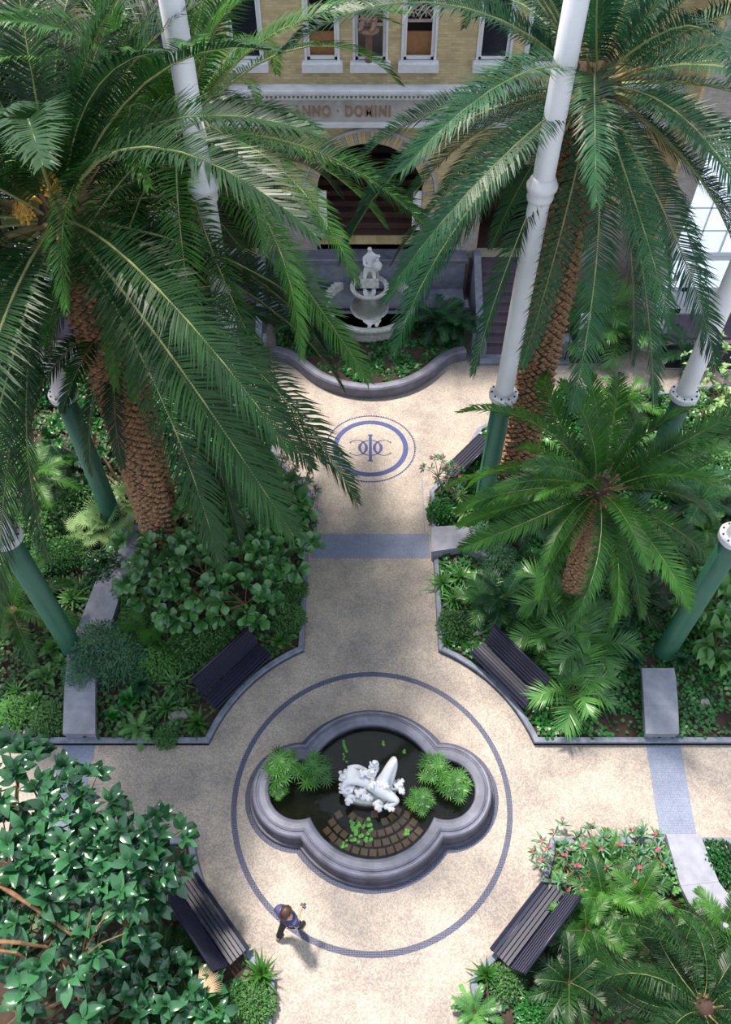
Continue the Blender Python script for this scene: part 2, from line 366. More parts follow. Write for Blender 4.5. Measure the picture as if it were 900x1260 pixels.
# ---------------------------------------------------------------- raised stone ledges crossing the beds
def ledge(pts, label, w=.0):
    t = empty('stone_ledge', tuple((Vector((*gp(*pts[0][0]), 0))+Vector((*gp(*pts[0][1]), 0)))/2), 0, label, 'ledge', 'low stone ledges crossing the beds')
    o = t.location; H = .42
    for (a, b), (c, d) in zip(pts[:-1], pts[1:]):
        q = [G(*a, H), G(*b, H), G(*d, H), G(*c, H)]; q = [(p.x-o.x, p.y-o.y) for p in q]
        A = sum(q[i][0]*q[(i+1) % 4][1]-q[(i+1) % 4][0]*q[i][1] for i in range(4))
        if A < 0: q = q[::-1]
        cx = sum(p[0] for p in q)/4; cy = sum(p[1] for p in q)/4
        big = [(cx+(p[0]-cx)*1.0, cy+(p[1]-cy)*.995) for p in q]; sm = [(cx+(p[0]-cx)*.94, cy+(p[1]-cy)*.97) for p in q]
        mm = MB().prism(sm, 0, H-.10); mm.prism(big, H-.10, H); mm.build('stone_slab', M['ledge'], t)
    return t
ledge([((77, 903), (117, 903)), ((79, 850), (117, 850)), ((83, 800), (118, 806)), ((98, 765), (134, 775)), ((118, 715), (150, 725)), ((140, 680), (168, 690)), ((158, 635), (182, 640))], 'weathered grey stone ledge crossing the planting on the left, below the leaning green post')
ledge([((795, 903), (836, 903)), ((793, 868), (835, 868)), ((791, 832), (832, 832)), ((790, 822), (830, 822))], 'blue-grey stone ledge ending at the path below the right-hand green post')
ledge([((820, 1026), (862, 1026)), ((838, 1090), (885, 1085)), ((858, 1130), (905, 1112)), ((885, 1185), (935, 1165)), ((905, 1240), (960, 1225))], 'pale stone ledge running down between the palms at the lower right')
ledge([((531, 679), (531, 648)), ((570, 673), (568, 646)), ((610, 690), (612, 662))], 'pale stone block beside the path at the end of the blue band')
# round floor lights
for px, py, lb in ((12, 912, 'round white floor light at the left edge of the cross path'), (893, 906, 'round white floor light at the right edge of the cross path')):
    p = G(px, py); t = empty('floor_light', (p.x, p.y, 0), 0, lb, 'light', 'round floor lights')
    MB().lathe([(.02, 0), (.14, 0), (.14, .02), (.12, .028), (.01, .028)], 20).build('rim', M['flange'], t, True)
    MB().lathe([(.01, .026), (.105, .026), (.09, .04), (.01, .045)], 20).build('lens', M['white_paint'], t, True)

# ---------------------------------------------------------------- the pond
pond = empty('pond_basin', (0, YC, 0), 0, 'blue-grey stone lobed pond basin with dark water in the middle of the paving', 'pond')
R0, R1, CL = 1.46, .66, 1.60
def lobes(d, n0=30, n1=26):
    r0, r1 = R0+d, R1+d; x = (r0*r0-r1*r1+CL*CL)/(2*CL); y = sqrt(max(0, r0*r0-x*x))
    a = math.atan2(y, x); b = math.atan2(y, x-CL); pts = []
    pts += [(r0*cos(a+(pi-2*a)*i/n0), r0*sin(a+(pi-2*a)*i/n0)) for i in range(n0)]
    pts += [(-CL+r1*cos(pi-b+2*b*i/n1), r1*sin(pi-b+2*b*i/n1)) for i in range(n1)]
    pts += [(r0*cos(pi+a+(pi-2*a)*i/n0), r0*sin(pi+a+(pi-2*a)*i/n0)) for i in range(n0)]
    pts += [(CL+r1*cos(-b+2*b*i/n1), r1*sin(-b+2*b*i/n1)) for i in range(n1)]
    return pts
def loft(m, prof):
    L = [[(x, y, z) for x, y in lobes(d)] for d, z in prof]; n = len(L[0])
    m.add([p for q in L for p in q], [(i*n+k, i*n+(k+1) % n, (i+1)*n+(k+1) % n, (i+1)*n+k) for i in range(len(prof)-1) for k in range(n)])
    return m
loft(MB(), [(.47, 0), (.47, .07), (.45, .10), (.41, .10), (.40, .13), (.385, .18), (.35, .24), (.325, .27), (.325, .30)]).build('plinth_moulding', M['plinth'], pond, False)
loft(MB(), [(.325, .28), (.35, .31), (.37, .33), (.37, .40), (.35, .44), (.325, .455), (.29, .45), (.275, .43), (.255, .43), (.245, .465), (.20, .485), (.08, .485), (.02, .465), (0, .44), (0, .36), (.03, .33), (.04, .05)]).build('rim', M['basin'], pond, False)
fl = MB().add([(x, y, .03) for x, y in lobes(.05)], [tuple(range(112))]).build('pond_floor', M['water_bed'], pond)
MB().add([(x, y, .27) for x, y in lobes(.032)], [tuple(range(112))]).build('water', M['water'], pond)
g = loft(MB(), [(.47, -.003), (.47, .008), (.57, .008), (.57, -.003)]).build('mosaic_border', M['blue_mosaic'], pond)
# rows of square tiles under the water
tm = MB().cbox(-.5, .5, -.5, .5, 0, .25, .08).mesh('tile', M['pond_tile']); k = 0
for row, (rr, a0, a1) in enumerate(((.42, -150, -20), (.62, -158, -25), (.83, -155, -25), (1.03, -150, -30), (1.22, -145, -35))):
    n = int(rr*R_(a1-a0)/.17)
    for i in range(n):
        a = R_(a0)+(R_(a1)-R_(a0))*(i+.5)/n
        if rnd.random() < .10 or (row < 2 and rnd.random() < .2): continue
        inst('tile', tm, fl, (rr*cos(a)*1.05+.02, rr*sin(a)-.02, .03), (0, 0, a+pi/2+rnd.uniform(-.05, .05)), (.15, .145, .1))

# ---------------------------------------------------------------- columns
bolt_m = MB().lathe([(.001, 0), (.022, 0), (.022, .03), (.001, .035)], 6).mesh('bolt', M['bolt'])
def column(x, y, label, ivy=False, ring=True):
    t = empty('iron_column', (x, y, 0), 0, label, 'column', 'tall iron columns')
    MB().lathe([(.30, 0), (.30, .25), (.25, .32), (.235, 4.93)], 28).build('green_shaft', M['green_paint'], t, True)
    f = MB().lathe([(.23, 4.86), (.33, 4.90), (.335, 4.97), (.335, 5.03), (.31, 5.05), (.20, 5.05)], 28).build('flange', M['flange'], t, False)
    for k in range(10):
        a = 2*pi*k/10; inst('bolt', bolt_m, f, (.277*cos(a), .277*sin(a), 5.045), (0, 0, a))
    MB().lathe([(.215, 5.04), (.21, 5.2), (.20, 10.0), (.195, 18.6)], 28).build('white_shaft', M['white_paint'], t, True)
    if ring: MB().lathe([(.20, 9.86), (.235, 9.90), (.25, 9.96), (.235, 10.02), (.26, 10.08), (.285, 10.14), (.29, 10.20), (.26, 10.24), (.24, 10.30), (.20, 10.36)], 28).build('collar', M['white_paint'], t, True)
    return t
CY1, CY2 = 13.66, 9.55
column(3.08, CY1, 'tall white and green iron column in front of the right date palm, with a moulded collar')
column(-3.10, CY1, 'tall iron column wrapped in ivy at its foot beside the roundel paving')
column(-7.2, CY1, 'iron column with green lower shaft and bolted flange behind the left date palm')
column(7.30, CY1, 'white iron column at the right edge, behind the fronds of the bushy palm')
column(-7.40, CY2, 'green-footed iron column rising at the left edge beside the stone ledge')
column(7.33, CY2, 'green-footed iron column with a bolted flange at the right edge above the stone ledge')

# ---------------------------------------------------------------- benches
def bench():
    t = empty('garden_bench'); L = 1.85
    prof = []
    seat = [(-.27, .405), (-.20, .43), (-.12, .435), (-.04, .43), (.04, .42), (.12, .415)]
    for i, (y, z) in enumerate(seat):
        mm = MB(); rx = Matrix.Translation((0, y, z)) @ Matrix.Rotation(R_((-18, -4, 0, 4, 4, 4)[i]), 4, 'X'); mm.cbox(-L/2, L/2, -.036, .036, -.015, .015, .006, rx); mm.build('seat_slat', M['bench'], t)
    for i in range(6):
        y = .20+i*.037; z = .47+i*.083
        rx = Matrix.Translation((0, y, z)) @ Matrix.Rotation(R_(66), 4, 'X'); MB().cbox(-L/2, L/2, -.041, .041, -.013, .013, .006, rx).build('back_slat', M['bench'], t)
    rx = Matrix.Translation((0, .43, .955)); MB().tube([(-L/2, .43, .955), (L/2, .43, .955)], .035, 10).build('top_rail', M['bench'], t, True)
    for x in (-.78, 0, .78):
        mm = MB(); mm.tube([(x, -.27, .39), (x, -.1, .40), (x, .15, .39), (x, .22, .48), (x, .42, .95)], .02, 6)
        mm.tube([(x, -.24, .40), (x, -.17, .25), (x, -.26, 0)], .022, 6); mm.tube([(x, .13, .39), (x, .12, .22), (x, .33, 0)], .022, 6); mm.tube([(x, -.19, .16), (x, .18, .16)], .014, 6)
        mm.build('iron_leg', M['bench_iron'], t)
    return t
b0 = bench(); first = True
def place_bench(a, b, z, label):       # a, b: pixel ends of the seat's front edge
    global first
    t = b0 if first else copy_tree(b0); first = False
    p, q = G(*a, .4), G(*b, .4); c = (p+q)/2; d = (q-p); t.rotation_euler = (0, 0, math.atan2(d.y, d.x))
    d.normalize(); nrm = Vector((-d.y, d.x, 0)); t.location = (c.x+nrm.x*.30, c.y+nrm.y*.30, z)
    tag(t, label, 'bench', 'dark slatted garden benches')
place_bench((268, 872), (334, 808), .02, 'dark slatted bench backed by the upper-left bed, facing the pond from under the fig shrubs')
place_bench((580, 806), (643, 870), .02, 'dark slatted bench at the upper right of the pond beside the fan-like palm fronds')
place_bench((306, 1165), (243, 1075), .02, 'dark slatted bench at the lower left of the pond, partly under the rubber tree')
place_bench((668, 1083), (607, 1162), .02, 'dark slatted bench at the lower right of the pond with a shiny blue back')
place_bench((590, 534), (543, 580), .02, 'dark slatted bench facing the monogram roundel beside the white and green column')
# ---------------------------------------------------------------- organic helper: one continuous skinned surface
def skin(name, verts, edges, radii, mat, parent=None, sub=2, root=0, noise=0):
    me = bpy.data.meshes.new(name); me.from_pydata([tuple(v) for v in verts], edges, []); me.update()
    o = bpy.data.objects.new(name, me); COL.objects.link(o)
    md = o.modifiers.new('s', 'SKIN'); md.use_smooth_shade = True
    sv = me.skin_vertices[0].data
    for i, r in enumerate(radii): sv[i].radius = (r, r) if isinstance(r, (int, float)) else r
    for i in range(len(verts)): sv[i].use_root = (i == root)
    s = o.modifiers.new('u', 'SUBSURF'); s.levels = sub; s.render_levels = sub
    dg = bpy.context.evaluated_depsgraph_get(); me2 = bpy.data.meshes.new_from_object(o.evaluated_get(dg))
    bpy.data.objects.remove(o); bpy.data.meshes.remove(me)
    me2.name = name; me2.materials.clear(); me2.materials.append(mat)
    me2.polygons.foreach_set('use_smooth', [True]*len(me2.polygons))
    o = bpy.data.objects.new(name, me2); return link(o, parent)
def chain(*seqs):
    """seqs of [(x,y,z,r), ...]; points repeated at the same place are merged"""
    V = []; E = []; Rr = []; key = {}
    for s in seqs:
        prev = None
        for p in s:
            k = tuple(round(c, 4) for c in p[:3])
            if k not in key: key[k] = len(V); V.append(p[:3]); Rr.append(p[3])
            i = key[k]
            if prev is not None and prev != i: E.append((prev, i))
            prev = i
    return V, E, Rr

# ---------------------------------------------------------------- the building behind
YF = 24.2
def archpts(xc, z0, zs, r, n=20): return [(xc-r, z0), (xc+r, z0)]+[(xc+r*cos(pi*i/n), zs+r*sin(pi*i/n)) for i in range(n+1)]
def wall_holes(name, outer, holes, Y, th, mat):
    cu = bpy.data.curves.new(name, 'CURVE'); cu.dimensions = '2D'; cu.fill_mode = 'BOTH'; cu.extrude = th/2
    for pts in [outer]+holes:
        sp = cu.splines.new('POLY'); sp.points.add(len(pts)-1); sp.use_cyclic_u = True
        for i, p in enumerate(pts): sp.points[i].co = (p[0], p[1], 0, 1)
    o = bpy.data.objects.new(name, cu); COL.objects.link(o)
    dg = bpy.context.evaluated_depsgraph_get(); dg.update(); me = bpy.data.meshes.new_from_object(o.evaluated_get(dg)); bpy.data.objects.remove(o)
    me.transform(Matrix.Translation((0, Y+th/2, 0)) @ Matrix.Rotation(pi/2, 4, 'X')); me.name = name; me.materials.clear(); me.materials.append(mat)
    w = bpy.data.objects.new(name, me); COL.objects.link(w); return tag(w, kind='structure')
def rect(x0, x1, z0, z1): return [(x0, z0), (x1, z0), (x1, z1), (x0, z1)]
WINX = [-6.2, -4.85, -3.5, -1.37, 0.0, 1.37, 3.5, 4.85, 6.2]
holes = [archpts(0, 2.0, 3.85, 1.72), archpts(4.9, 1.5, 3.7, 1.2), archpts(-4.9, 1.5, 3.7, 1.2)]+[rect(x-.43, x+.43, 7.95, 11.6) for x in WINX]
wb = wall_holes('wall_back', rect(-9.2, 9.2, -.1, 13), holes, YF, .5, M['brick'])
brk = MB().cbox(-.5, .5, -.5, .5, -.5, .5, .06).mesh('brick', M['brick'])
bk2 = MB().cbox(-.5, .5, -.5, .5, -.5, .5, .06).mesh('brick', M['brick_grey'])
for xc, zs, r in ((0, 3.85, 1.72), (4.9, 3.7, 1.2), (-4.9, 3.7, 1.2)):
    n = int(pi*(r+.2)/.125)
    for i in range(n):
        a = pi*(i+.5)/n; inst('brick', brk if i % 3 else bk2, wb, (xc+(r+.18)*cos(a), YF-.03, zs+(r+.18)*sin(a)), (0, -a+pi/2, 0), (.115, .12, .36))
    MB().lathe([(r+.37, -.06), (r+.37, .12), (r+.46, .12), (r+.46, -.06)], 40, cap=False, a0=0, a1=pi).mesh  # profile only
    mm = MB(); vs = []; fs = []
    for i in range(41):
        a = pi*i/40
        for rr, yy in ((r+.37, YF), (r+.37, YF-.11), (r+.47, YF-.11), (r+.47, YF)): vs.append((xc+rr*cos(a), yy, zs+rr*sin(a)))
    for i in range(40):
        for j in range(3): fs.append((i*4+j, i*4+j+1, i*4+5+j, i*4+4+j))
    mm.add(vs, fs); mm.build('hood_moulding', M['stone'], wb)
# lower courses, shade painted in as greyer brick, and stone plinths between the arches
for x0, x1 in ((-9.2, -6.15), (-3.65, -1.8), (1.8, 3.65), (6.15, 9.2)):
    MB().box(x0, x1, YF-.07, YF, -.05, 3.1).build('shaded_brickwork', M['brick_grey'], wb)
    MB().cbox(x0-.02, x1+.02, YF-.13, YF-.06, 3.1, 3.32, .03).build('stone_band', M['stone'], wb)
en = empty('trim_1', (0, YF, 0), kind='structure')
MB().box(-9.2, 9.2, -.16, -.0, 6.25, 6.95).build('frieze', M['stone'], en)
mm = MB()
for y0, z0, z1 in ((-.24, 6.12, 6.27), (-.22, 6.93, 7.0), (-.34, 7.10, 7.2), (-.44, 7.2, 7.30)): mm.cbox(-9.2, 9.2, y0, 0, z0, z1, .02)
mm.build('cornice', M['stone_light'], en)
mm = MB()
for i in range(140): mm.box(-9.1+i*.13, -9.03+i*.13, -.30, -.1, 7.0, 7.1)
mm.build('dentils', M['stone_light'], en, kind='stuff')
cu = bpy.data.curves.new('inscription', 'FONT'); cu.body = 'ANNO \u00b7 DOMINI'; cu.size = .46; cu.extrude = .02; cu.offset = .006; cu.space_character = 1.22
o = bpy.data.objects.new('inscription', cu); COL.objects.link(o); dg = bpy.context.evaluated_depsgraph_get(); dg.update()
me = bpy.data.meshes.new_from_object(o.evaluated_get(dg)); bpy.data.objects.remove(o); me.materials.clear(); me.materials.append(M['letter'])
xs = [v.co.x for v in me.vertices]; me.transform(Matrix.Rotation(pi/2, 4, 'X')); me.name = 'inscription'
px0 = GY(361, 131, YF-.18).x; o = bpy.data.objects.new('inscription', me); o.location = (px0, -.17, 6.43); link(o, en)
k_ = (GY(481, 131, YF-.18).x-px0)/(max(xs)-min(xs)); o.scale = (k_, 1, 1)
# upper windows
wi = 0
for x in WINX:
    wi += 1; w = empty('window_%d' % wi, (x, YF, 7.95), kind='structure')
    mm = MB(); mm.box(-.43, -.35, .05, .16, 0, 3.65); mm.box(.35, .43, .05, .16, 0, 3.65); mm.box(-.43, .43, .05, .16, 0, .07); mm.build('window_frame', M['white_paint'], w)
    mm = MB(); mm.box(-.50, -.43, -.04, .05, 0, 3.7); mm.box(.43, .50, -.04, .05, 0, 3.7); mm.build('surround', M['stone_light'], w)
    MB().cbox(-.58, .58, -.22, .06, -.26, 0, .03).build('window_sill', M['stone_light'], w)
    MB().box(-.35, .35, .10, .12, .07, 3.6).build('pane', M['glass_dark'], w) if abs(x) > 3 or x == 0 else None
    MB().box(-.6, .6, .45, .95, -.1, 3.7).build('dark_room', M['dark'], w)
    if abs(x) < 3:
        la = MB(); z0, z1 = (.95, 1.85)
        if x != 0: MB().box(-.42, .42, .34, .40, .02, .62).build('wooden_panel', M['wood'], w)
        yy = .05 if x == 0 else .30
        la = MB(); la.box(-.36, .36, yy-.02, yy+.04, z0-.07, z0); la.box(-.36, .36, yy-.02, yy+.04, z1, z1+.07)
        for c in (-.17, .17):
            la.box(c-.175, c-.155, yy, yy+.03, z0, z1); la.box(c+.155, c+.175, yy, yy+.03, z0, z1)
            for zz in (z0+.22, z0+.66):
                for ang in (0, 45, 90, 135):
                    la.box(-.19, .19, -.015, .015, -.018, .018, Matrix.Translation((c, yy+.015, zz)) @ Matrix.Rotation(R_(ang), 4, 'Y') @ Matrix.Scale(1.22 if ang % 90 else .9, 4, (1, 0, 0)))
        la.build('lattice', M['lattice'], w)
# brown seated sculpture in the middle window
t = empty('seated_sculpture', (-.05, YF-.10, 8.72), 0, 'small brown seated figure in front of the middle upper window', 'sculpture')
MB().lathe([(.05, -.78), (.10, -.78), (.10, -.05), (.26, 0), (.30, .05), (.28, .10), (.01, .12)], 16).build('base', M['terracotta'], t, True)
V, E, Rr = chain([(0, 0, .22, .15), (.02, -.02, .42, .12), (.03, -.03, .62, .13), (.03, -.05, .76, .05), (.03, -.08, .90, .09)],
                 [(0, 0, .22, .15), (-.16, -.12, .36, .085), (-.22, -.2, .14, .06), (-.28, -.26, .13, .05)], [(0, 0, .22, .15), (.16, -.14, .32, .085), (.10, -.24, .14, .06), (.02, -.3, .13, .05)],
                 [(.03, -.03, .62, .13), (-.15, -.06, .58, .06), (-.2, -.16, .42, .045), (-.1, -.2, .38, .04)], [(.03, -.03, .62, .13), (.21, -.06, .56, .06), (.2, -.14, .40, .045), (.08, -.2, .36, .04)])
skin('figure', V, E, Rr, M['terracotta'], t)
# central arch: dark hall with inner stairs, pale jambs
hall = empty('trim_2', (0, YF+.5, 0), kind='structure')
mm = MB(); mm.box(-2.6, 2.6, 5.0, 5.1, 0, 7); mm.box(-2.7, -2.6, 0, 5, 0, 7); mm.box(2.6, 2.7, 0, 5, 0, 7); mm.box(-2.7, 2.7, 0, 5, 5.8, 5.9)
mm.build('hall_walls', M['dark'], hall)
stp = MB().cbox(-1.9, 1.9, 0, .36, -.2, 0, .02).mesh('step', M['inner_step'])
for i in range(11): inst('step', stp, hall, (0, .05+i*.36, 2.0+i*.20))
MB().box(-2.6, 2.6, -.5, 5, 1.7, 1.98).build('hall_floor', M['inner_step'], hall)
for sx in (-1, 1): MB().box(sx*1.56-.14, sx*1.56+.14, -.46, -.40, 2.5, 3.9).build('white_jamb', M['white_paint'], hall); 
for sx in (-1, 1):
    r_ = empty('trim_%d' % (3 if sx < 0 else 4), (sx*4.9, YF+.5, 0), kind='structure')
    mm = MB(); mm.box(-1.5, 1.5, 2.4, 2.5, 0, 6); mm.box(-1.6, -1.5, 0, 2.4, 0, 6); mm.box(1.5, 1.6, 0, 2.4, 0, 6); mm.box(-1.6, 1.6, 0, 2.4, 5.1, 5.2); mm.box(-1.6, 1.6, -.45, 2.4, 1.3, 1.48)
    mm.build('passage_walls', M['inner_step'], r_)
# side bays with tall arched glazed doors
def bay(sx, n):
    X = lambda a, b: (a, b) if sx > 0 else (-b, -a)
    xa, xb = 9.95, 13.05; xc = (xa+xb)/2*sx; r = (xb-xa)/2; Y = 22.8
    x0, x1 = X(9.2, 17)
    wall_holes('wall_right' if sx > 0 else 'wall_left', rect(x0, x1, -.1, 13), [archpts(xc, 0.05, 6.0, r)], Y, .5, M['brick_grey'])
    x0, x1 = X(9.15, 9.25); MB().box(x0, x1, Y, YF+.1, -.1, 13).build('wall_return_right' if sx > 0 else 'wall_return_left', M['brick'])['kind'] = 'structure'
    d = empty('door_%d' % n, (xc, Y+.12, 0), kind='structure')
    fr = MB(); fr.box(-r, -r+.07, 0, .1, .05, 6); fr.box(r-.07, r, 0, .1, .05, 6); fr.box(-r, r, -.02, .12, 2.38, 2.52)
    fr.box(-.03, .03, 0, .1, 2.5, 7.4)
    for q in (-.78, .78): fr.box(q-.025, q+.025, .02, .08, 2.5, 7.2)
    for z in (3.3, 4.1, 4.9, 5.7, 6.5): fr.box(-r+.05, r-.05, .02, .08, z-.025, z+.025)
    fr.build('glazing_bars', M['door_paint'], d)
    pn = MB()
    MB().box(-r+.02, r-.02, .05, .055, 2.5, 6.0).build('pane', M['daylight'], d)
    MB().add([(p[0], .053, p[1]) for p in archpts(0, 5.99, 6.0, r-.02)], [tuple(range(23))]).build('pane', M['daylight'], d)
    ws = [-r+.07, -r+.88, .62, r-.07]
    for i in range(3):
        a, b = ws[i]+.012, ws[i+1]-.012; cx = (a+b)/2; leaf = empty('door_leaf'); leaf.parent = d; leaf.location = (cx, 0, .06); w = (b-a)/2
        mm = MB(); mm.box(-w, -w+.10, 0, .07, 0, 2.3); mm.box(w-.10, w, 0, .07, 0, 2.3); mm.box(-w, w, 0, .07, 0, .2); mm.box(-w, w, 0, .07, .92, 1.08); mm.box(-w, w, 0, .07, 2.15, 2.3); mm.box(-w, w, .035, .06, 0, 1)
        mm.cbox(-w+.16, w-.16, .015, .05, .28, .84, .01)
        leafm = mm.build('leaf_frame', M['door_paint'], d); leafm.location = (cx, 0, .06); bpy.data.objects.remove(leaf)
        g_ = MB().box(-w+.1, w-.1, .03, .04, 1.06, 2.17).build('pane', M['daylight'], d); g_.location = (cx, 0, .06)
    hd = MB().tube([(0, -.02, 1.0), (0, -.08, 1.0), (.14, -.08, 1.0)], .014, 6).build('door_handle', M['bolt'], d); hd.location = (ws[1]-.08, 0, .1)
    nt = MB().box(-.1, .1, -.006, 0, -.12, .12).build('notice', M['stone_light'], d); nt.location = (ws[0]+.38, .03, 1.5)
    x0, x1 = X(8.6, 16); MB().cbox(min(x0, x1), max(x0, x1), 21.55, 22.8, -.02, .12, .02).build('trim_%d' % (n+5), M['step'])['kind'] = 'structure'
bay(1, 1); bay(-1, 2)
q = [G(806, 424, .012), G(905, 422, .012), G(905, 456, .012), G(818, 454, .012)]
t = MB().prism([(p.x, p.y) for p in q][::-1], .002, .02).build('door_mat', M['mat']); tag(t, 'black rubber mat on the paving before the glazed door at the right', 'mat')
b = MB(); qq = [(p.x, p.y) for p in q]
for i in range(4):
    a_, c_ = Vector(qq[i]), Vector(qq[(i+1) % 4]); dn = (c_-a_).normalized(); nn = Vector((dn.y, -dn.x))*-.04
    b.prism([tuple(a_), tuple(c_), tuple(c_-nn), tuple(a_-nn)], .001, .024)
b.build('edging', M['stone'], t)

# ---------------------------------------------------------------- fountain terrace
ter = empty('trim_9', (0, 22.6, 0), kind='structure')
mm = MB(); mm.cbox(-3.3, 3.3, 1.05, 1.6, 0, 1.65, .03); mm.build('retaining_wall', M['granite'], ter)
MB().cbox(-3.35, 3.35, .95, 1.62, 1.65, 1.80, .03).build('coping', M['basin'], ter)
for sx in (-1, 1):
    x0, x1 = sorted((sx*1.75, sx*3.35)); MB().box(x0, x1, -.35, -.10, 0, .78).build('parapet', M['granite'], ter); MB().cbox(x0-.03, x1+.03, -.42, -.02, .78, .92, .03).build('parapet_coping', M['basin'], ter)
    pts = [(sx*(1.5+.5*i/8), -.25+1.2*((i/8)**1.6)) for i in range(9)]
    c = MB(); strip(c, [(p[0], p[1]) for p in pts], [(-.15, 0), (-.15, 1.05), (-.1, 1.1), (.1, 1.1), (.15, 1.05), (.15, 0)]); c.build('curved_wing', M['basin'], ter)
MB().box(-3.3, 3.3, -.1, 1.05, -.05, .55).build('terrace_fill', M['granite'], ter)
def stairs(sx, nm):
    s = empty(nm, (sx*5.0, 20.6, 0), kind='structure'); xw = 1.15
    MB().cbox(-1.65, 1.65, -.35, .1, -.02, .13, .03).build('bottom_step', M['granite'], s)
    sm = MB().cbox(-xw, xw, 0, 3.0, 0, 1, .02).mesh('step', M['step'])
    for i in range(9):
        d_ = 3.45-i*.33; stp_ = MB().cbox(-xw, xw, 0, d_, 0, .165, .02).build('step', M['step'], s); stp_.location = (0, .1+i*.33, i*.165+.0)
    for k in (-1, 1):
        MB().cbox(k*1.38-.23, k*1.38+.23, -.12, .30, 0, .85, .03).build('newel_block', M['granite'], s)
        mm = MB(); q = [(-.0, 0), (3.5, 0), (3.5, 1.8), (3.1, 1.8), (.3, .55), (0, .45)]
        vs = [(k*1.30+e, y+.1, z) for e in (-.12, .12) for y, z in q]; nq = len(q)
        mm.add(vs, [tuple(range(nq))[::-1], tuple(range(nq, 2*nq))]+[(i, (i+1) % nq, nq+(i+1) % nq, nq+i) for i in range(nq)]); mm.build('stringer_wall', M['granite'], s)
    MB().tube([(1.5, -.2, .12), (1.5, -.2, 1.0), (1.5, 1.2, 1.55)], .02, 6).build('handrail', M['bolt'], s)
    MB().box(-1.5, 1.5, 3.3, 3.6, 0, 1.48).build('landing', M['step'], s)
stairs(1, 'trim_10'); stairs(-1, 'trim_11')
# fountain: lower basin, bowl, statue
t = empty('wall_fountain', (0, 22.6, 0), 0, 'pale stone fountain with round basin and upper bowl against the far wall', 'fountain')
MB().lathe([(1.35, 0), (1.45, .15), (1.40, .4), (1.52, .62), (1.60, .70), (1.62, .78), (1.58, .83), (1.44, .83), (1.40, .78), (1.38, .45), (.01, .42)], 48).build('lower_basin', M['oldmarble'], t, True)
sc_ = MB().ball((0, 0, 0), .06, 8, 5).mesh('scallop', M['oldmarble'])
for i in range(52):
    a = 2*pi*i/52; inst('scallop', sc_, t, (1.60*cos(a), 1.60*sin(a), .80), (0, 0, a), (.7, 1.2, .7))
MB().lathe([(.01, .66), (1.395, .66)], 40, cap=False).build('water', M['water'], t, True)
MB().lathe([(.20, .3), (.14, .55), (.18, .75), (.40, .88), (.62, .98), (.68, 1.10), (.66, 1.15), (.58, 1.13), (.45, 1.05), (.01, 1.02)], 32, (0, .42, 0)).build('upper_bowl', M['oldmarble'], t, True)
MB().lathe([(.01, 1.09), (.55, 1.09)], 28, (0, .42, 0), cap=False).build('bowl_water', M['water'], t, True)
t = empty('fountain_statue', (0, 23.45, 0), 0, 'small white marble figure pouring from a jug above the far fountain', 'statue')
MB().cbox(-.32, .32, -.28, .30, 0, 1.28, .04).build('pedestal', M['oldmarble'], t)
V, E, Rr = chain([(0, 0, 1.62, .17), (.02, .0, 1.85, .14), (.03, .0, 2.05, .16), (.02, 0, 2.2, .06), (-.02, -.02, 2.36, .10)],
                 [(0, 0, 1.62, .17), (-.14, -.16, 1.55, .10), (-.16, -.22, 1.34, .07), (-.18, -.3, 1.31, .05)], [(0, 0, 1.62, .17), (.14, -.16, 1.56, .10), (.16, -.2, 1.34, .07), (.16, -.3, 1.31, .05)],
                 [(.03, 0, 2.05, .16), (.24, -.04, 2.03, .07), (.34, -.14, 2.12, .05)], [(.03, 0, 2.05, .16), (-.18, -.04, 1.98, .07), (-.18, -.2, 1.8, .05), (.06, -.26, 1.78, .045)])
skin('figure', V, E, Rr, M['marble'], t)
MB().lathe([(.02, -.24), (.13, -.16), (.17, 0), (.10, .12), (.05, .18), (.07, .24)], 14, (.26, -.22, 1.82)).build('jug', M['marble'], t, True)
# front bed with its wide rounded kerb
kp = [(570, 425), (552, 429), (538, 437), (524, 450), (508, 460), (486, 468), (457, 472)]
kw = [G(x, y, .38) for x, y in kp]; kw = [(p.x, p.y) for p in kw]; kw = kw+[(-x, y) for x, y in kw[::-1][1:]]
def smooth(pts, it=2):
    for _ in range(it):
        q = [pts[0]]
        for a_, b_2 in zip(pts[:-1], pts[1:]): q += [(a_[0]*.75+b_2[0]*.25, a_[1]*.75+b_2[1]*.25), (a_[0]*.25+b_2[0]*.75, a_[1]*.25+b_2[1]*.75)]
        pts = q+[pts[-1]]
    return pts
kw = smooth(kw, 2)
fb = MB().prism(kw[::-1]+[(3.3, 22.3), (-3.3, 22.3)], -.05, .22).build('planting_bed', M['soil']); tag(fb, kind='structure')
c = MB(); strip(c, kw, [(-.02, -.02), (-.02, .10), (.03, .14), (.03, .30), (0, .36), (.04, .40), (.14, .43), (.28, .42), (.33, .37), (.33, .0)][::-1]); c.build('kerb', M['basin'], fb)
BEDS['fountain'] = kw[::-1]+[(3.3, 22.3), (-3.3, 22.3)]
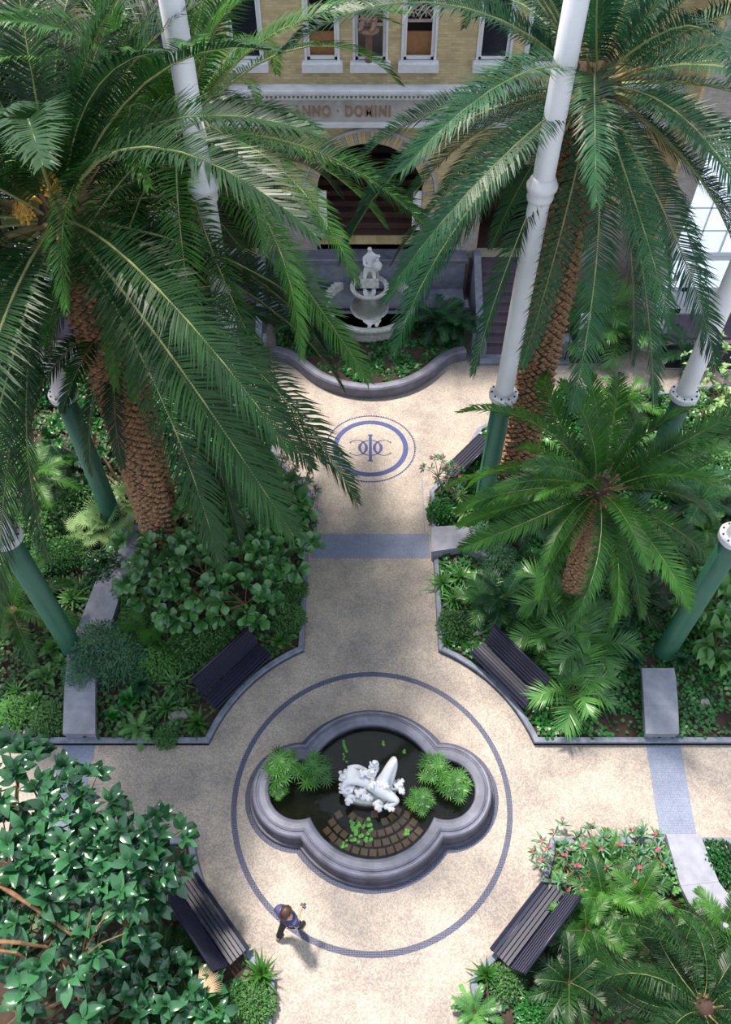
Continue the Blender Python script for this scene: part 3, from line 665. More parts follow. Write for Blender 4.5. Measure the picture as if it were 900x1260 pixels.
# sign and putto at the right of the stairs
p = G(715, 435); t = empty('sign_board', (p.x, p.y, 0), R_(10), 'leaning white sign panel with a small blue symbol, right of the stairs', 'sign')
Mx = Matrix.Rotation(R_(-14), 4, 'X')
MB().box(-.17, .17, -.03, .03, 0, 1.45, Mx).build('panel', M['white_paint'], t)
mm = MB(); mm.box(-.07, .07, -.036, -.03, .72, .88, Mx); mm.build('symbol', M['blue_line'], t)
mm = MB(); mm.box(-.035, -.005, -.040, -.036, .755, .85, Mx); mm.box(.01, .04, -.040, -.036, .755, .82, Mx); mm.build('symbol_mark', M['white_paint'], t)
MB().cbox(-.22, .22, -.12, .14, 0, .05, .01).build('foot', M['bolt'], t)
p = G(796, 424); t = empty('putto_statue', (p.x, p.y, 0), 0, 'weathered marble putto on a rocky pedestal beside the glazed door', 'statue')
rk = MB().lathe([(.42, 0), (.40, .2), (.32, .35), (.36, .55), (.30, .75), (.34, .9), (.26, 1.05), (.01, 1.1)], 14)
rk.v = [(x*(1+rnd.uniform(-.12, .12)), y*(1+rnd.uniform(-.12, .12)), z+rnd.uniform(-.03, .03)) for x, y, z in rk.v]; rk.build('pedestal', M['oldmarble'], t, False)
MB().lathe([(.20, 0), (.42, .05), (.46, .14), (.38, .15), (.3, .1), (.01, .08)], 18, (0, -.05, .62)).build('shell_bowl', M['granite'], t, True)
V, E, Rr = chain([(0, 0, 1.5, .13), (0, 0, 1.7, .12), (0, 0, 1.82, .11), (0, 0, 1.92, .05), (0, -.01, 2.05, .11)], [(0, 0, 1.5, .13), (-.08, -.04, 1.3, .075), (-.10, .0, 1.1, .05), (-.10, -.08, 1.06, .04)],
                 [(0, 0, 1.5, .13), (.10, -.1, 1.36, .075), (.08, -.02, 1.14, .05), (.08, -.1, 1.08, .04)], [(0, 0, 1.82, .11), (.16, -.04, 1.76, .05), (.22, -.16, 1.66, .04), (.32, -.2, 1.66, .03)], [(0, 0, 1.82, .11), (-.16, -.04, 1.74, .05), (-.14, -.14, 1.6, .04), (-.02, -.18, 1.56, .03)])
skin('figure', V, E, Rr, M['oldmarble'], t)
# ---------------------------------------------------------------- marble group in the pond
t = empty('marble_group', (0, YC, .0), 0, 'white marble group of a reclining woman covered with infants in the pond', 'statue')
c0 = G(457.3, 964.6, .75)
def S(u, v, z, r): return (c0.x+(u-430)/425, c0.y-YC-(v-410)/425, z, r)
b = MB().lathe([(.40, .05), (.40, .42), (.44, .48), (.44, .56), (.01, .58)], 20); b.v = [(x*1.35+c0.x-.05, y*.62+c0.y-YC-.08, z) for x, y, z in b.v]; b.build('base', M['oldmarble'], t, True)
V, E, Rr = chain([S(500, 450, .72, .17), S(430, 420, .74, .135), S(350, 370, .78, .15), S(270, 335, .82, .165), S(215, 330, .82, .07), S(185, 335, .80, .105)],
                 [S(500, 450, .72, .17), S(570, 350, .98, .125), S(645, 235, 1.20, .115), S(625, 330, .96, .09), S(600, 420, .70, .05), S(630, 450, .62, .045)],
                 [S(500, 450, .72, .17), S(580, 510, .74, .13), S(670, 560, .70, .085), S(600, 585, .60, .06), S(540, 590, .55, .045)],
                 [S(270, 335, .82, .165), S(230, 270, .84, .075), S(310, 265, .86, .055), S(370, 290, .84, .045), S(400, 300, .84, .035)],
                 [S(270, 335, .82, .165), S(200, 400, .80, .075), S(160, 440, .72, .055), S(190, 480, .68, .045), S(215, 490, .66, .035)])
skin('reclining_woman', V, E, Rr, M['marble'], t)
hm = MB()
for i in range(26): hm.ball(S(165+rnd.uniform(-25, 30), 335+rnd.uniform(-35, 45), .82+rnd.uniform(-.05, .10), 0)[:3], rnd.uniform(.03, .055), 6, 4)
hm.build('hair', M['marble'], t, True)
def infant(u, v, z, a, s=1.0, sit=0):
    x, y, _, _ = S(u, v, z, 0); ca, sa = cos(a), sin(a)
    def q(px, py, pz, r): return (x+s*(px*ca-py*sa), y+s*(px*sa+py*ca), z+s*pz, r*s)
    k = 1-sit*.75; up = .9 if sit else .2
    V, E, Rr = chain([q(0, 0, 0, .07), q(.07*k, 0, .08*up+.01, .068), q(.11*k, 0, .13*up+.02, .038), q(.165*k, 0, .19*up+.02, .062), q(.185*k, 0, .215*up+.02, .05)],
                     [q(0, 0, 0, .07), q(-.03, .07, .03, .05), q(.03, .11, -.02, .036), q(.06, .10, -.04, .026)], [q(0, 0, 0, .07), q(-.04, -.06, .02, .05), q(-.09, -.03, -.03, .034), q(-.11, -.03, -.04, .026)],
                     [q(.07*k, 0, .08*up+.01, .068), q(.09*k, .075, .07*up+.01, .034), q(.13, .08, .02, .025)], [q(.07*k, 0, .08*up+.01, .068), q(.09*k, -.075, .07*up+.01, .034), q(.13, -.05, .02, .025)])
    skin('infant', V, E, Rr, M['marble'], t, 2)
for a_ in ((430, 370, .96, 1.2, 1.0, 1), (460, 290, .98, 1.7, 1.0, 1), (530, 440, .90, -.5, .9, 0), (440, 430, .90, -2.2, .9, 0), (240, 440, .66, 2.8, 1.0, 0), (310, 480, .64, .4, 1.0, 0), (370, 510, .62, -.3, 1.0, 0), (230, 510, .58, -1.8, 1.0, 0),
           (180, 450, .64, 2.2, .9, 0), (665, 410, .66, .6, 1.0, 0), (690, 440, .62, -.9, .8, 0), (480, 570, .58, -1.2, 1.0, 0), (580, 590, .56, -.6, .9, 0), (350, 350, .98, .3, .9, 0)): infant(*a_)

# ---------------------------------------------------------------- the visitor
M['skin'] = simple('skin', (.52, .28, .18), .5, 0, .1, 3); M['shirt'] = simple('shirt', (.045, .055, .16), .8, 0, .2, 14); M['trousers'] = simple('trousers', (.008, .008, .016), .8)
M['hair'] = simple('hair', (.055, .022, .012), .5, 0, .5, 30)
p = G(360, 1144); t = empty('person', (p.x, p.y, 0), R_(-38), 'brown-haired person in blue shirt and black trousers walking near the pond', 'person')
def P(x, y, z, r): return (x, y, z, r)
LH, RH = (-.27, -.02, .86), (.13, .19, 1.22)
def hand(w, d, side, curl):
    w = Vector(w); d = Vector(d).normalized(); s = Vector(side).normalized(); n = d.cross(s); out = []
    palm = w+d*.05; out.append([(*w, .024), (*palm, .030)])
    for k, (o_, L) in enumerate(((-.027, .060), (-.009, .072), (.009, .068), (.027, .052))):
        k1 = palm+d*.035+s*o_; k2 = k1+d*L*.5+n*curl*.35*L; k3 = k2+d*L*.25+n*curl*.6*L; out.append([(*palm, .030), (*k1, .0095), (*k2, .0085), (*k3, .0075)])
    tb = w+d*.02-s*.03; out.append([(*w, .024), (*tb, .012), (*(tb+d*.035-s*.014+n*.01), .010), (*(tb+d*.06-s*.01+n*.02), .008)])
    return out
hips = P(0, 0, .95, .13)
body = [[hips, P(0, .01, 1.12, .12), P(0, .0, 1.30, .145), P(0, -.01, 1.42, .12), P(0, .0, 1.50, .055), P(0, .02, 1.57, .075), P(0, .03, 1.645, .092), P(0, .03, 1.70, .06)],
        [hips, P(-.09, .0, .86, .09), P(-.11, -.10, .50, .058), P(-.11, -.30, .12, .038), P(-.11, -.33, .06, .04), P(-.11, -.20, .035, .034)],
        [hips, P(.09, .0, .86, .09), P(.10, .12, .50, .058), P(.10, .10, .10, .038), P(.10, .10, .05, .04), P(.10, .24, .035, .034)],
        [P(0, -.01, 1.42, .12), P(-.19, -.02, 1.41, .055), P(-.25, -.07, 1.14, .042), P(*LH, .024)], [P(0, -.01, 1.42, .12), P(.19, -.02, 1.41, .055), P(.25, -.03, 1.17, .042), P(*RH, .024)]]
body += hand(LH, (-.05, .02, -1), (0, 1, 0), .5)+hand(RH, (-.1, 1, .15), (0, 0, 1), -.9)
V, E, Rr = chain(*body); skin('body', V, E, Rr, M['skin'], t)
fc = MB(); fc.ball((0, .125, 1.63), (.014, .020, .022), 6, 4); fc.ball((-.095, .02, 1.63), (.012, .02, .03), 6, 4); fc.ball((.095, .02, 1.63), (.012, .02, .03), 6, 4); fc.build('nose_and_ears', M['skin'], t, True)
fc = MB(); fc.ball((-.035, .112, 1.655), .011, 6, 4); fc.ball((.035, .112, 1.655), .011, 6, 4); fc.build('eyes', M['dark'], t, True)
MB().ball((0, .112, 1.588), (.026, .008, .007), 6, 4).build('mouth', simple('lips', (.4, .12, .1), .5), t, True)
hr = MB().ball((0, .0, 1.665), (.108, .118, .105), 16, 10); hr.ball((0, -.07, 1.60), (.095, .07, .12), 12, 8); hr.ball((0, -.095, 1.50), (.07, .045, .11), 12, 8); hr.build('hair', M['hair'], t, True)
V, E, Rr = chain([P(0, 0, .92, .155), P(0, .01, 1.12, .14), P(0, .0, 1.30, .165), P(0, -.01, 1.42, .135), P(0, 0, 1.475, .07)], [P(0, -.01, 1.42, .135), P(-.20, -.02, 1.41, .075), P(-.25, -.05, 1.20, .062)], [P(0, -.01, 1.42, .135), P(.20, -.02, 1.41, .075), P(.24, .01, 1.24, .062)])
skin('shirt', V, E, Rr, M['shirt'], t)
V, E, Rr = chain([P(0, 0, 1.0, .135), P(0, 0, .93, .145)], [P(0, 0, .93, .145), P(-.095, .0, .84, .105), P(-.11, -.10, .50, .075), P(-.11, -.29, .14, .06)], [P(0, 0, .93, .145), P(.095, .0, .84, .105), P(.10, .12, .50, .075), P(.10, .10, .12, .06)])
skin('trousers', V, E, Rr, M['trousers'], t)
for nm, q in (('shoe', [P(-.11, -.36, .05, .045), P(-.11, -.27, .05, .05), P(-.11, -.15, .04, .042)]), ('shoe', [P(.10, .07, .05, .045), P(.10, .16, .05, .05), P(.10, .28, .04, .042)])):
    V, E, Rr = chain(q); skin(nm, V, E, Rr, M['dark'], t, 1)
cm = empty('handheld_camera', (p.x, p.y, 0), R_(-38), 'small black camera held in front by the walking person', 'camera')
o = MB().cbox(-.055, .055, -.025, .025, -.035, .035, .008).tube([(0, .02, 0), (0, .06, 0)], .026, 10).build('camera_body', M['bolt'], cm); o.location = (.115, .32, 1.24)
# ---------------------------------------------------------------- leaves and fronds
UP = Vector((0, 0, 1))
def centreline(L, e0, droop, n=16, power=1.35, petiole=0):
    pts = [Vector((0, 0, 0))]; tg = []
    for i in range(n):
        s = (i+.5)/n; a = R_(e0-droop*s**power); d = Vector((cos(a), 0, sin(a))); tg.append(d); pts.append(pts[-1]+d*L/n)
    return pts, tg
def frond(L, e0, droop, ll, nl, seed, bare=.12, w=.036, vee=.35, sag=.35, tip=28, base=72, side_bend=0, power=1.35):
    """one feather frond along +X: returns (leaflets, rachis) as MB"""
    r = random.Random(seed); n = 18; pts, tg = centreline(L, e0, droop, n, power); lf = MB()
    if side_bend: pts = [p+Vector((0, side_bend*(p.x/L)**2, 0)) for p in pts]
    def at(s):
        k = min(n-1, int(s*n)); f = s*n-k; return pts[k].lerp(pts[k+1], f), (pts[k+1]-pts[k]).normalized()
    for i in range(nl):
        s = bare+(1-bare)*(i+.5)/nl; q = (s-bare)/(1-bare); p, t = at(s)
        side = Vector((0, 1, 0)); nn = side.cross(t)*-1
        if nn.z < 0 and t.z > -.9 and t.x > 0: nn = -nn
        ang = R_(base+(tip-base)*q**1.2); l0 = ll*(.45+.55*sin(pi*min(1, .12+q*.75)))*(1 if q < .85 else 1-.5*(q-.85)/.15)
        for sg in (-1, 1):
            l = l0*r.uniform(.86, 1.08); a = ang+r.uniform(-.12, .12); v = vee+r.uniform(-.12, .12)
            d = (t*cos(a)+(side*sg*cos(v)+nn*sin(v))*sin(a)).normalized(); wv = t.cross(d).cross(d).normalized()*(w*.5)
            m1 = p+d*l*.5; d2 = (d-UP*sag*r.uniform(.6, 1.3)).normalized(); e = m1+d2*l*.5
            b = len(lf.v); lf.v += [tuple(p-wv*.6), tuple(p+wv*.6), tuple(m1+wv), tuple(m1-wv), tuple(e)]; lf.f += [(b, b+1, b+2, b+3), (b+3, b+2, b+4)]
    rc = MB().tube(pts[::2]+([pts[-1]] if n % 2 else []), [max(.004, .028*L/5*(1-i/9.5)) for i in range(len(pts[::2]))], 4)
    return lf, rc
def frond_pair(name, mat, rmat, *a, **k):
    lf, rc = frond(*a, **k); return lf.mesh(name, mat), rc.mesh('rachis', rmat)
def put_frond(pair, parent, loc, az, sc=1.0, tilt=0, roll=0):
    f = inst('frond', pair[0], parent, loc, (roll, tilt, az), sc); inst('rachis', pair[1], f); return f
def trunk(parent, base, top, r0, r1, seed=1, scar=.15, mat='scar', n=14):
    r = random.Random(seed); b = Vector(base); t = Vector(top); H = (t-b).length; pts = [b.lerp(t, i/n) for i in range(n+1)]
    rs = [r0+(r1-r0)*i/n for i in range(n+1)]; rs[0] *= 1.25; rs[1] *= 1.08
    MB().tube(pts, rs, 16).build('trunk', M['trunk'], parent, True)
    mm = MB(); d = (t-b).normalized(); sx_ = d.cross(Vector((0, 1, 0))).normalized(); sy_ = d.cross(sx_)
    rows = int(H/(scar*.62)); per = int(2*pi*r0/(scar*1.35))
    for j in range(rows):
        h = (j+.5)/rows; rr = r0+(r1-r0)*h; 
        for k in range(per):
            a = 2*pi*(k+.5*(j % 2)+j*.03+r.uniform(-.14, .14))/per; o = sx_*cos(a)+sy_*sin(a); tn = -sx_*sin(a)+sy_*cos(a); c = b+d*(H*h)+o*rr*.98; w = scar*.62*r.uniform(.85, 1.1); q = scar*.42
            tipp = c+o*scar*r.uniform(.25, .75)+d*q*.5
            k0 = len(mm.v); mm.v += [tuple(c-tn*w), tuple(c-d*q*1.1), tuple(c+tn*w), tuple(c+d*q*1.3), tuple(tipp-tn*w*.35), tuple(tipp+tn*w*.35)]
            mm.f += [(k0, k0+1, k0+4), (k0+1, k0+5, k0+4), (k0+1, k0+2, k0+5), (k0+2, k0+3, k0+5), (k0+3, k0, k0+4), (k0+3, k0+4, k0+5)]
    mm.build('leaf_scars', M[mat], parent, kind='stuff')
def date_palm(label, base, top, L, nf, seed, mat='palm', r0=.34, ll=.55, emin=-38, emax=82, dates=(), dead=0, skip=None, droopk=1.0, dens=90, scar=.15, wid=.036, group=None, sag=.28, rollj=.4, scj=(.84, 1.08), taper=.86, stubs=1, clear=()):
    r = random.Random(seed); t = empty('date_palm', base, 0, label, 'palm tree', group)
    o = Vector(top)-Vector(base); trunk(t, (0, 0, 0), o, r0, r0*taper, seed, scar)
    MB().ball(o, (r0*1.1, r0*1.1, r0*1.3), 12, 8).build('crown_base', M['trunk'], t, True)
    pairs = []
    bins = [(78, 52), (62, 66), (46, 78), (28, 80), (10, 72), (-8, 58), (-26, 42), (-46, 22)]
    for i, (e, dr) in enumerate(bins):
        for v in range(2): pairs.append((e, (frond_pair('frond', M[mat], M['rachis'], L*(.72 if e > 70 else .9 if e > 55 else 1), e, (dr+v*8-4)*droopk, ll, dens, seed*50+i*2+v, sag=sag+.12*v, w=wid, side_bend=(v-.5)*.8)), (dr+v*8-4)*droopk))
    for k in range(nf):
        az = k*2.39996+seed+r.uniform(-.22, .22); q = (k+.5)/nf; e = emax+(emin-emax)*q**.85+r.uniform(-4, 4)
        if skip and skip(az % (2*pi), e): continue
        c = min(pairs, key=lambda z: abs(z[0]-e)+r.uniform(0, 6)); st = Vector((cos(az), sin(az), 0))*r0*.5+o+UP*(.25*r0*sin(R_(e)))
        fs = r.uniform(*scj); ro = Euler((r.uniform(-rollj, rollj), R_(c[0]-e), az)); mt = ro.to_matrix(); Lc = L*(.72 if c[0] > 70 else .9 if c[0] > 55 else 1)*fs
        cl = [PX(Vector(base)+st+mt @ q) for q in centreline(Lc, c[0], c[2], 16)[0][3:]]
        if any(x0 < x < x1 and y0 < y < y1 for x, y in cl for x0, y0, x1, y1 in clear): continue    # leave out fronds that would cover these parts of the view
        fo = inst('frond', c[1][0], t, st, tuple(ro), fs); inst('rachis', c[1][1], fo)
    cp = MB()
    for k in range(34 if stubs else 3):
        az = k*2.4; e = R_(60-95*k/34); d = Vector((cos(az)*cos(e), sin(az)*cos(e), sin(e))); st = o+d*r0*.7; cp.tube([st, st+d*r0*.9, st+d*r0*r.uniform(1.5, 2.3)+UP*.05], [.05*r0/.3, .03*r0/.3, .012], 4)
    cp.build('cut_petioles', M['rachis_old'], t)
    for k in range(dead):
        lf, rc = frond(L*.5, -62, 20, ll*.5, 26, seed+k, w=.02); az = r.uniform(0, 2*pi); put_frond((lf.mesh('frond', M['deadleaf']), rc.mesh('rachis', M['rachis_old'])), t, o, az)
    for c in dates:
        c = Vector(c)-Vector(base); mm = MB(); mm.tube([o, (o+c)/2+UP*.3, c+UP*.15], .03, 5)
        for _ in range(120):
            d = Vector((r.gauss(0, 1), r.gauss(0, 1), r.gauss(0, 1))).normalized()*r.uniform(.04, .20); mm.tube([c+UP*.12, c+UP*.12+d*.5+UP*.03, c+d-UP*.05], .006, 3, False); mm.ball(c+d-UP*.06, .024, 5, 3)
        mm.build('date_cluster', M['dates'], t)
    return t
# the four large date palms and the bushy one; crowns found from the pixel of the growing point over the trunk's foot
def over(px, py, foot):
    d = ray(px, py); tt = foot.y/d.y; p = Vector((CX+d.x*tt, foot.y, HC+d.z*tt)); return p
f1 = G(206, 684, .1); c1 = over(72, 268, f1)
date_palm('tallest date palm with dark drooping crown and orange date clusters at the upper left', f1, c1, 6.9, 118, 3, 'palm', .40, .74, dates=(over(63, 226, f1+Vector((0, -.55, 0))), over(27, 258, f1+Vector((0, -.6, 0)))), dens=150, emin=-50, wid=.032, skip=lambda az, e: abs((az-R_(293)+pi) % (2*pi)-pi) < R_(7) and e < 40, clear=((50, 440, 130, 620), (415, 505, 512, 600), (432, 290, 520, 410), (355, 108, 495, 150)))
f2 = G(300, 592, .1); c2 = over(222, 165, f2)
date_palm('bright green date palm behind the tallest one, spreading before the facade inscription', f2, c2, 5.6, 70, 5, 'palm_bright', .32, .55, emin=-30, dens=100, wid=.03, clear=((355, 112, 495, 150), (425, 300, 515, 420), (400, 230, 430, 300)))
f3 = G(214, 640, .1); c3 = over(150, 380, f3)
date_palm('shorter shaded date palm with thin trunk between the two tall left palms', f3, c3, 3.4, 24, 8, 'palm', .17, .42, emin=-40, dens=70)
f4 = G(632, 598, .1); c4 = over(730, 105, f4)
date_palm('tall date palm with rough orange-brown trunk and full crown at the upper right', f4, c4, 5.6, 76, 4, 'palm_blue', .45, .58, emin=-60, dens=120, taper=.95, skip=lambda az, e: abs((az-R_(250)+pi) % (2*pi)-pi) < R_(14) and e < 52 , clear=((365, 100, 495, 155),), wid=.03)
f5 = G(700, 740, .1); c5 = over(738, 604, f5)
date_palm('short bushy date palm spreading over the right bed beside the stone block', f5, c5, 3.3, 40, 6, 'palm_bright', .26, .44, emin=-25, dead=11, dens=84, scar=.12, droopk=.95, rollj=.7, scj=(.66, 1.12))

# ---- leaf shapes (grown along +X, face up)
def blade(L, w, prof, bend=.3, fold=.15, n=None, tipdown=1.0):
    n = len(prof)-1; mm = MB(); x = z = 0; vs = []
    for i, q in enumerate(prof):
        vs += [(x, -w*q, z+w*q*fold*2), (x, 0, z), (x, w*q, z+w*q*fold*2)]
        a = bend*(.3-1.3*(i/n))*tipdown; x += L/n*cos(a); z += L/n*sin(a)
    fs = []
    for i in range(n): b = i*3; fs += [(b, b+1, b+4, b+3), (b+1, b+2, b+5, b+4)]
    return mm.add(vs, fs)
OVAL = (.06, .5, .9, 1, .8, .42, .03)
def leafset(mat, L, w, prof=OVAL, name='leaf', k=3): return [blade(L*q, w*q, prof, .35+.3*i, .12+.08*i).mesh(name, M[mat], True) for i, q in enumerate((1, .85, 1.12)[:k])]
FIG = leafset('fig', .33, .10, (.05, .28, .42, .62, 1.0, .95, .35)); RUB = leafset('rubber', .32, .078, (.08, .6, .95, 1, .85, .5, .05)); RUBL = leafset('rubber', .38, .092, (.08, .6, .95, 1, .85, .5, .05))
STR = leafset('strap', .55, .028, (.5, .8, 1, .9, .7, .4, .02)); STRW = leafset('strap', .5, .045, (.3, .7, 1, .95, .8, .45, .02))
PAL = leafset('pale', .34, .022, (.4, .8, 1, .8, .5, .02)); OLE = leafset('fine', .16, .018, (.2, .8, 1, .7, .02)); BRD = leafset('ivy', .26, .085); CALA = leafset('strap', .34, .085)
DKST = leafset('palm', .62, .035, (.5, .8, 1, .9, .7, .4, .02)); AGV = leafset('palm_bright', .5, .04, (.7, 1, .9, .6, .3, .02)); IVL = leafset('ivy', .15, .065, (.05, .8, 1, .7, .3, .02))
COR = leafset('palm_blue', .30, .04)
def orient(dirv, roll=0):
    """euler turning +X to dirv with the blade's face as upward as possible"""
    x = Vector(dirv).normalized(); y = UP.cross(x)
    y = y.normalized() if y.length > .05 else Vector((0, 1, 0)); z = x.cross(y)
    m = Matrix((x, y, z)).transposed(); return (m @ Matrix.Rotation(roll, 3, 'X')).to_euler()
def whorl(parent, leaves, c, axis, n, r, spread=(.35, 1.1), sc=(.75, 1.2)):
    axis = (Vector(axis).normalized()+Vector((r.gauss(0, .25), r.gauss(0, .25), r.gauss(0, .2)))).normalized(); s = axis.cross(Vector((.31, .77, .2))).normalized(); u = axis.cross(s); a0 = r.uniform(0, 6.28)
    for i in range(n):
        a = a0+i*2.39996; th = spread[0]+(spread[1]-spread[0])*(i+.5)/n
        d = axis*cos(th)+(s*cos(a)+u*sin(a))*sin(th); inst('leaf', r.choice(leaves), parent, Vector(c)+d*.02, orient(d+Vector((r.gauss(0, .14), r.gauss(0, .14), r.gauss(0, .18))), r.uniform(-.55, .55)), r.uniform(*sc))
def canopy(name, label, cat, foot, blobs, leaves, tips, per, seed, stem='stem', spread=(.5, 1.4), sc=(.8, 1.15), group=None, flowers=None, brad=.022, side=.25):
    """shrub or tree: blobs = [(px, py, z, rx, rz)] in the photograph; leaves in whorls on the blobs' upper shells"""
    r = random.Random(seed); f = Vector(foot); t = empty(name, f, 0, label, cat, group); br = MB(); tot = sum(b[3]**2 for b in blobs); cnt = 0; tipsl = []
    for px, py, z, rx, rz in blobs:
        c = G(px, py, z)-f; nt = max(2, round(tips*rx*rx/tot)); hub = c-UP*rz*.6
        br.tube([(0, 0, 0), (hub.x*.35, hub.y*.35, hub.z*.55), tuple(hub)], [brad*1.6, brad*1.3, brad], 6)
        for k in range(nt):
            a = (k+r.random()*.5)*2.39996; h = 1-(k+.5)/nt*(1+side); h = max(-.35, h); s = sqrt(max(0, 1-h*h))
            q = r.uniform(.78, 1.05); p = c+Vector((cos(a)*s*rx*q, sin(a)*s*rx*q, h*rz*q)); nrm = Vector((cos(a)*s/rx, sin(a)*s/rx, h/rz+.35)).normalized()
            if k % 2 == 0: br.tube([tuple(hub), tuple(hub.lerp(p, .5)+UP*.05), tuple(p)], [brad*.7, brad*.45, brad*.25], 4, False)
            n = per if cnt+per <= 300 else 0
            if n: whorl(t, leaves, p, nrm, n, r, spread, sc); cnt += n
            tipsl.append((p, nrm))
    br.build('branches', M[stem], t)
    if flowers:
        fm = MB()
        for j in range(5):
            a = j*1.2566; d = Vector((cos(a), sin(a), .35)); s = Vector((-sin(a), cos(a), 0)); fm.add([(0, 0, 0), tuple(d*.03-s*.018), tuple(d*.05), tuple(d*.03+s*.018)], [(0, 1, 2, 3)])
        fme = fm.mesh('flower', M['pink'])
        for p, nrm in r.sample(tipsl, min(flowers, len(tipsl))):
            for _ in range(2): inst('flower', fme, t, p+nrm*r.uniform(.06, .12)+Vector((r.uniform(-.05, .05), r.uniform(-.05, .05), 0)), (r.uniform(-.4, .4), r.uniform(-.4, .4), r.uniform(0, 6)), r.uniform(.6, 1.05))
    return t
# ---- template plants, copied tree by tree
def rosette(name, leaves, n, seed, e0=80, e1=5, stemh=.0):
    r = random.Random(seed); t = empty(name)
    if stemh: MB().tube([(0, 0, 0), (0.02, 0, stemh)], .03, 6).build('stem', M['stem'], t)
    else: MB().lathe([(.05, 0), (.04, .06), (.01, .08)], 7).build('crown', M['greenstem'], t)
    for k in range(n):
        a = k*2.39996; e = R_(e0+(e1-e0)*(k+.5)/n); d = Vector((cos(a)*cos(e), sin(a)*cos(e), sin(e)))
        inst('leaf', r.choice(leaves), t, (0, 0, stemh+.04), orient(d, r.uniform(-.15, .15)), r.uniform(.85, 1.1))
    return t
def feather(name, mat, L, nf, seed, th=.25, ll=.26, e1=5, dens=26, w=.028, tr='trunk'):
    r = random.Random(seed); t = empty(name); MB().lathe([(.10, 0), (.09, th*.6), (.11, th), (.01, th+.05)], 9).build('trunk', M[tr], t)
    ps = [frond_pair('frond', M[mat], M['rachis'], L, e, 62+e*.3, ll, dens, seed+e, w=w, vee=.2, sag=.2) for e in (65, 40, 15)]
    for k in range(nf):
        a = k*2.39996; e = 75+(e1-75)*(k+.5)/nf; c = ps[0] if e > 52 else ps[1] if e > 27 else ps[2]
        put_frond(c, t, (0, 0, th), a, r.uniform(.85, 1.1), 0, r.uniform(-.2, .2))
    return t
def fanleaf(mat, R, nb, seed, arc_=250, drp=.3, w=.03):
    r = random.Random(seed); mm = MB()
    for i in range(nb):
        a = R_(-arc_/2+arc_*(i+.5)/nb); L = R*(1-.25*abs(a)/pi)*r.uniform(.92, 1.05); d = Vector((cos(a), sin(a), .15)); s = Vector((-sin(a), cos(a), 0))*w*.5
        m1 = d*L*.55; e = m1+(d-UP*drp).normalized()*L*.45; b = len(mm.v)
        mm.v += [tuple(-s*.3), tuple(s*.3), tuple(m1+s), tuple(m1-s), tuple(e)]; mm.f += [(b, b+1, b+2, b+3), (b+3, b+2, b+4)]
    return mm.mesh('fan_leaf', M[mat])
def fanpalm(name, mat, n, seed, R=.38, pet=.5, th=.15, nb=20, w=.03):
    r = random.Random(seed); t = empty(name); MB().tube([(0, 0, 0), (0, 0, th)], [.07, .06], 8).build('trunk', M['trunk'], t); fm = [fanleaf(mat, R, nb, seed+i, w=w) for i in range(2)]
    for k in range(n):
        a = k*2.39996; e = R_(80-72*(k+.5)/n); d = Vector((cos(a)*cos(e), sin(a)*cos(e), sin(e))); L = pet*r.uniform(.7, 1.15); b = Vector((0, 0, th)); m1 = b+d*L*.6; tip_ = m1+(d-UP*.3).normalized()*L*.4
        inst('petiole', MB().tube([tuple(b), tuple(m1), tuple(tip_)], .007, 3, False).mesh('petiole', M['greenstem']), t)
        inst('fan_leaf', r.choice(fm), t, tip_, orient(Vector((d.x, d.y, -.1+.5*d.z))), r.uniform(.85, 1.15))
    return t
def sedge(name, mat, n, seed, H=.7, R=.23):
    r = random.Random(seed); t = empty(name); heads = []
    for j in range(2):
        mm = MB()
        for i in range(16):
            a = 2*pi*i/16; d = Vector((cos(a), sin(a), r.uniform(.0, .5))); s = Vector((-sin(a), cos(a), 0))*.013; m1 = d*R*.55; e = m1+(d-UP*.45).normalized()*R*.5; b = len(mm.v)
            mm.v += [tuple(-s), tuple(s), tuple(m1+s), tuple(m1-s), tuple(e)]; mm.f += [(b, b+1, b+2, b+3), (b+3, b+2, b+4)]
        heads.append(mm.mesh('umbel', M[mat]))
    for k in range(n):
        a = k*2.39996; q = sqrt((k+.5)/n); h = H*(1-.5*q)*r.uniform(.85, 1.1); e = Vector((cos(a)*q*.36, sin(a)*q*.36, h))
        st = MB().tube([(cos(a)*.05, sin(a)*.05, 0), tuple(e*.6), tuple(e)], .005, 3, False); inst('stalk', st.mesh('stalk', M['greenstem']), t)
        inst('umbel', r.choice(heads), t, e, (cos(a+1.57)*q*.4*-1, sin(a+1.57)*q*.4*-1, a), r.uniform(.85, 1.15))
    return t
def tuft(name, mat, R, H, n, seed, ll=.07, lw=.02, kind='stuff'):
    """small-leaved bush: one foliage mesh nobody could count, over a few stems"""
    r = random.Random(seed); t = empty(name); mm = MB(); st = MB()
    for k in range(9):
        a = k*2.4; p = Vector((cos(a)*R*.6*r.random(), sin(a)*R*.6*r.random(), H*.8)); st.tube([(0, 0, 0), tuple(p*.5+UP*.05), tuple(p)], [.014, .01, .005], 4, False)
    st.build('stems', M['stem'], t)
    for i in range(n):
        d = Vector((r.gauss(0, 1), r.gauss(0, 1), abs(r.gauss(0, 1)))).normalized(); q = r.uniform(.5, 1.08); p = Vector((d.x*R*q, d.y*R*q, .05+d.z*H*q))
        x = Vector((d.x+r.gauss(0, .5), d.y+r.gauss(0, .5), r.gauss(.2, .5))).normalized(); s = x.cross(Vector((r.gauss(0, .3), r.gauss(0, .3), 1))).normalized()*lw*r.uniform(.7, 1.2); l = ll*r.uniform(.7, 1.3)
        mm.add([tuple(p), tuple(p+x*l*.5+s), tuple(p+x*l-UP*l*.2), tuple(p+x*l*.5-s)], [(0, 1, 2, 3)])
    mm.build('foliage', M[mat], t, kind='stuff'); return t
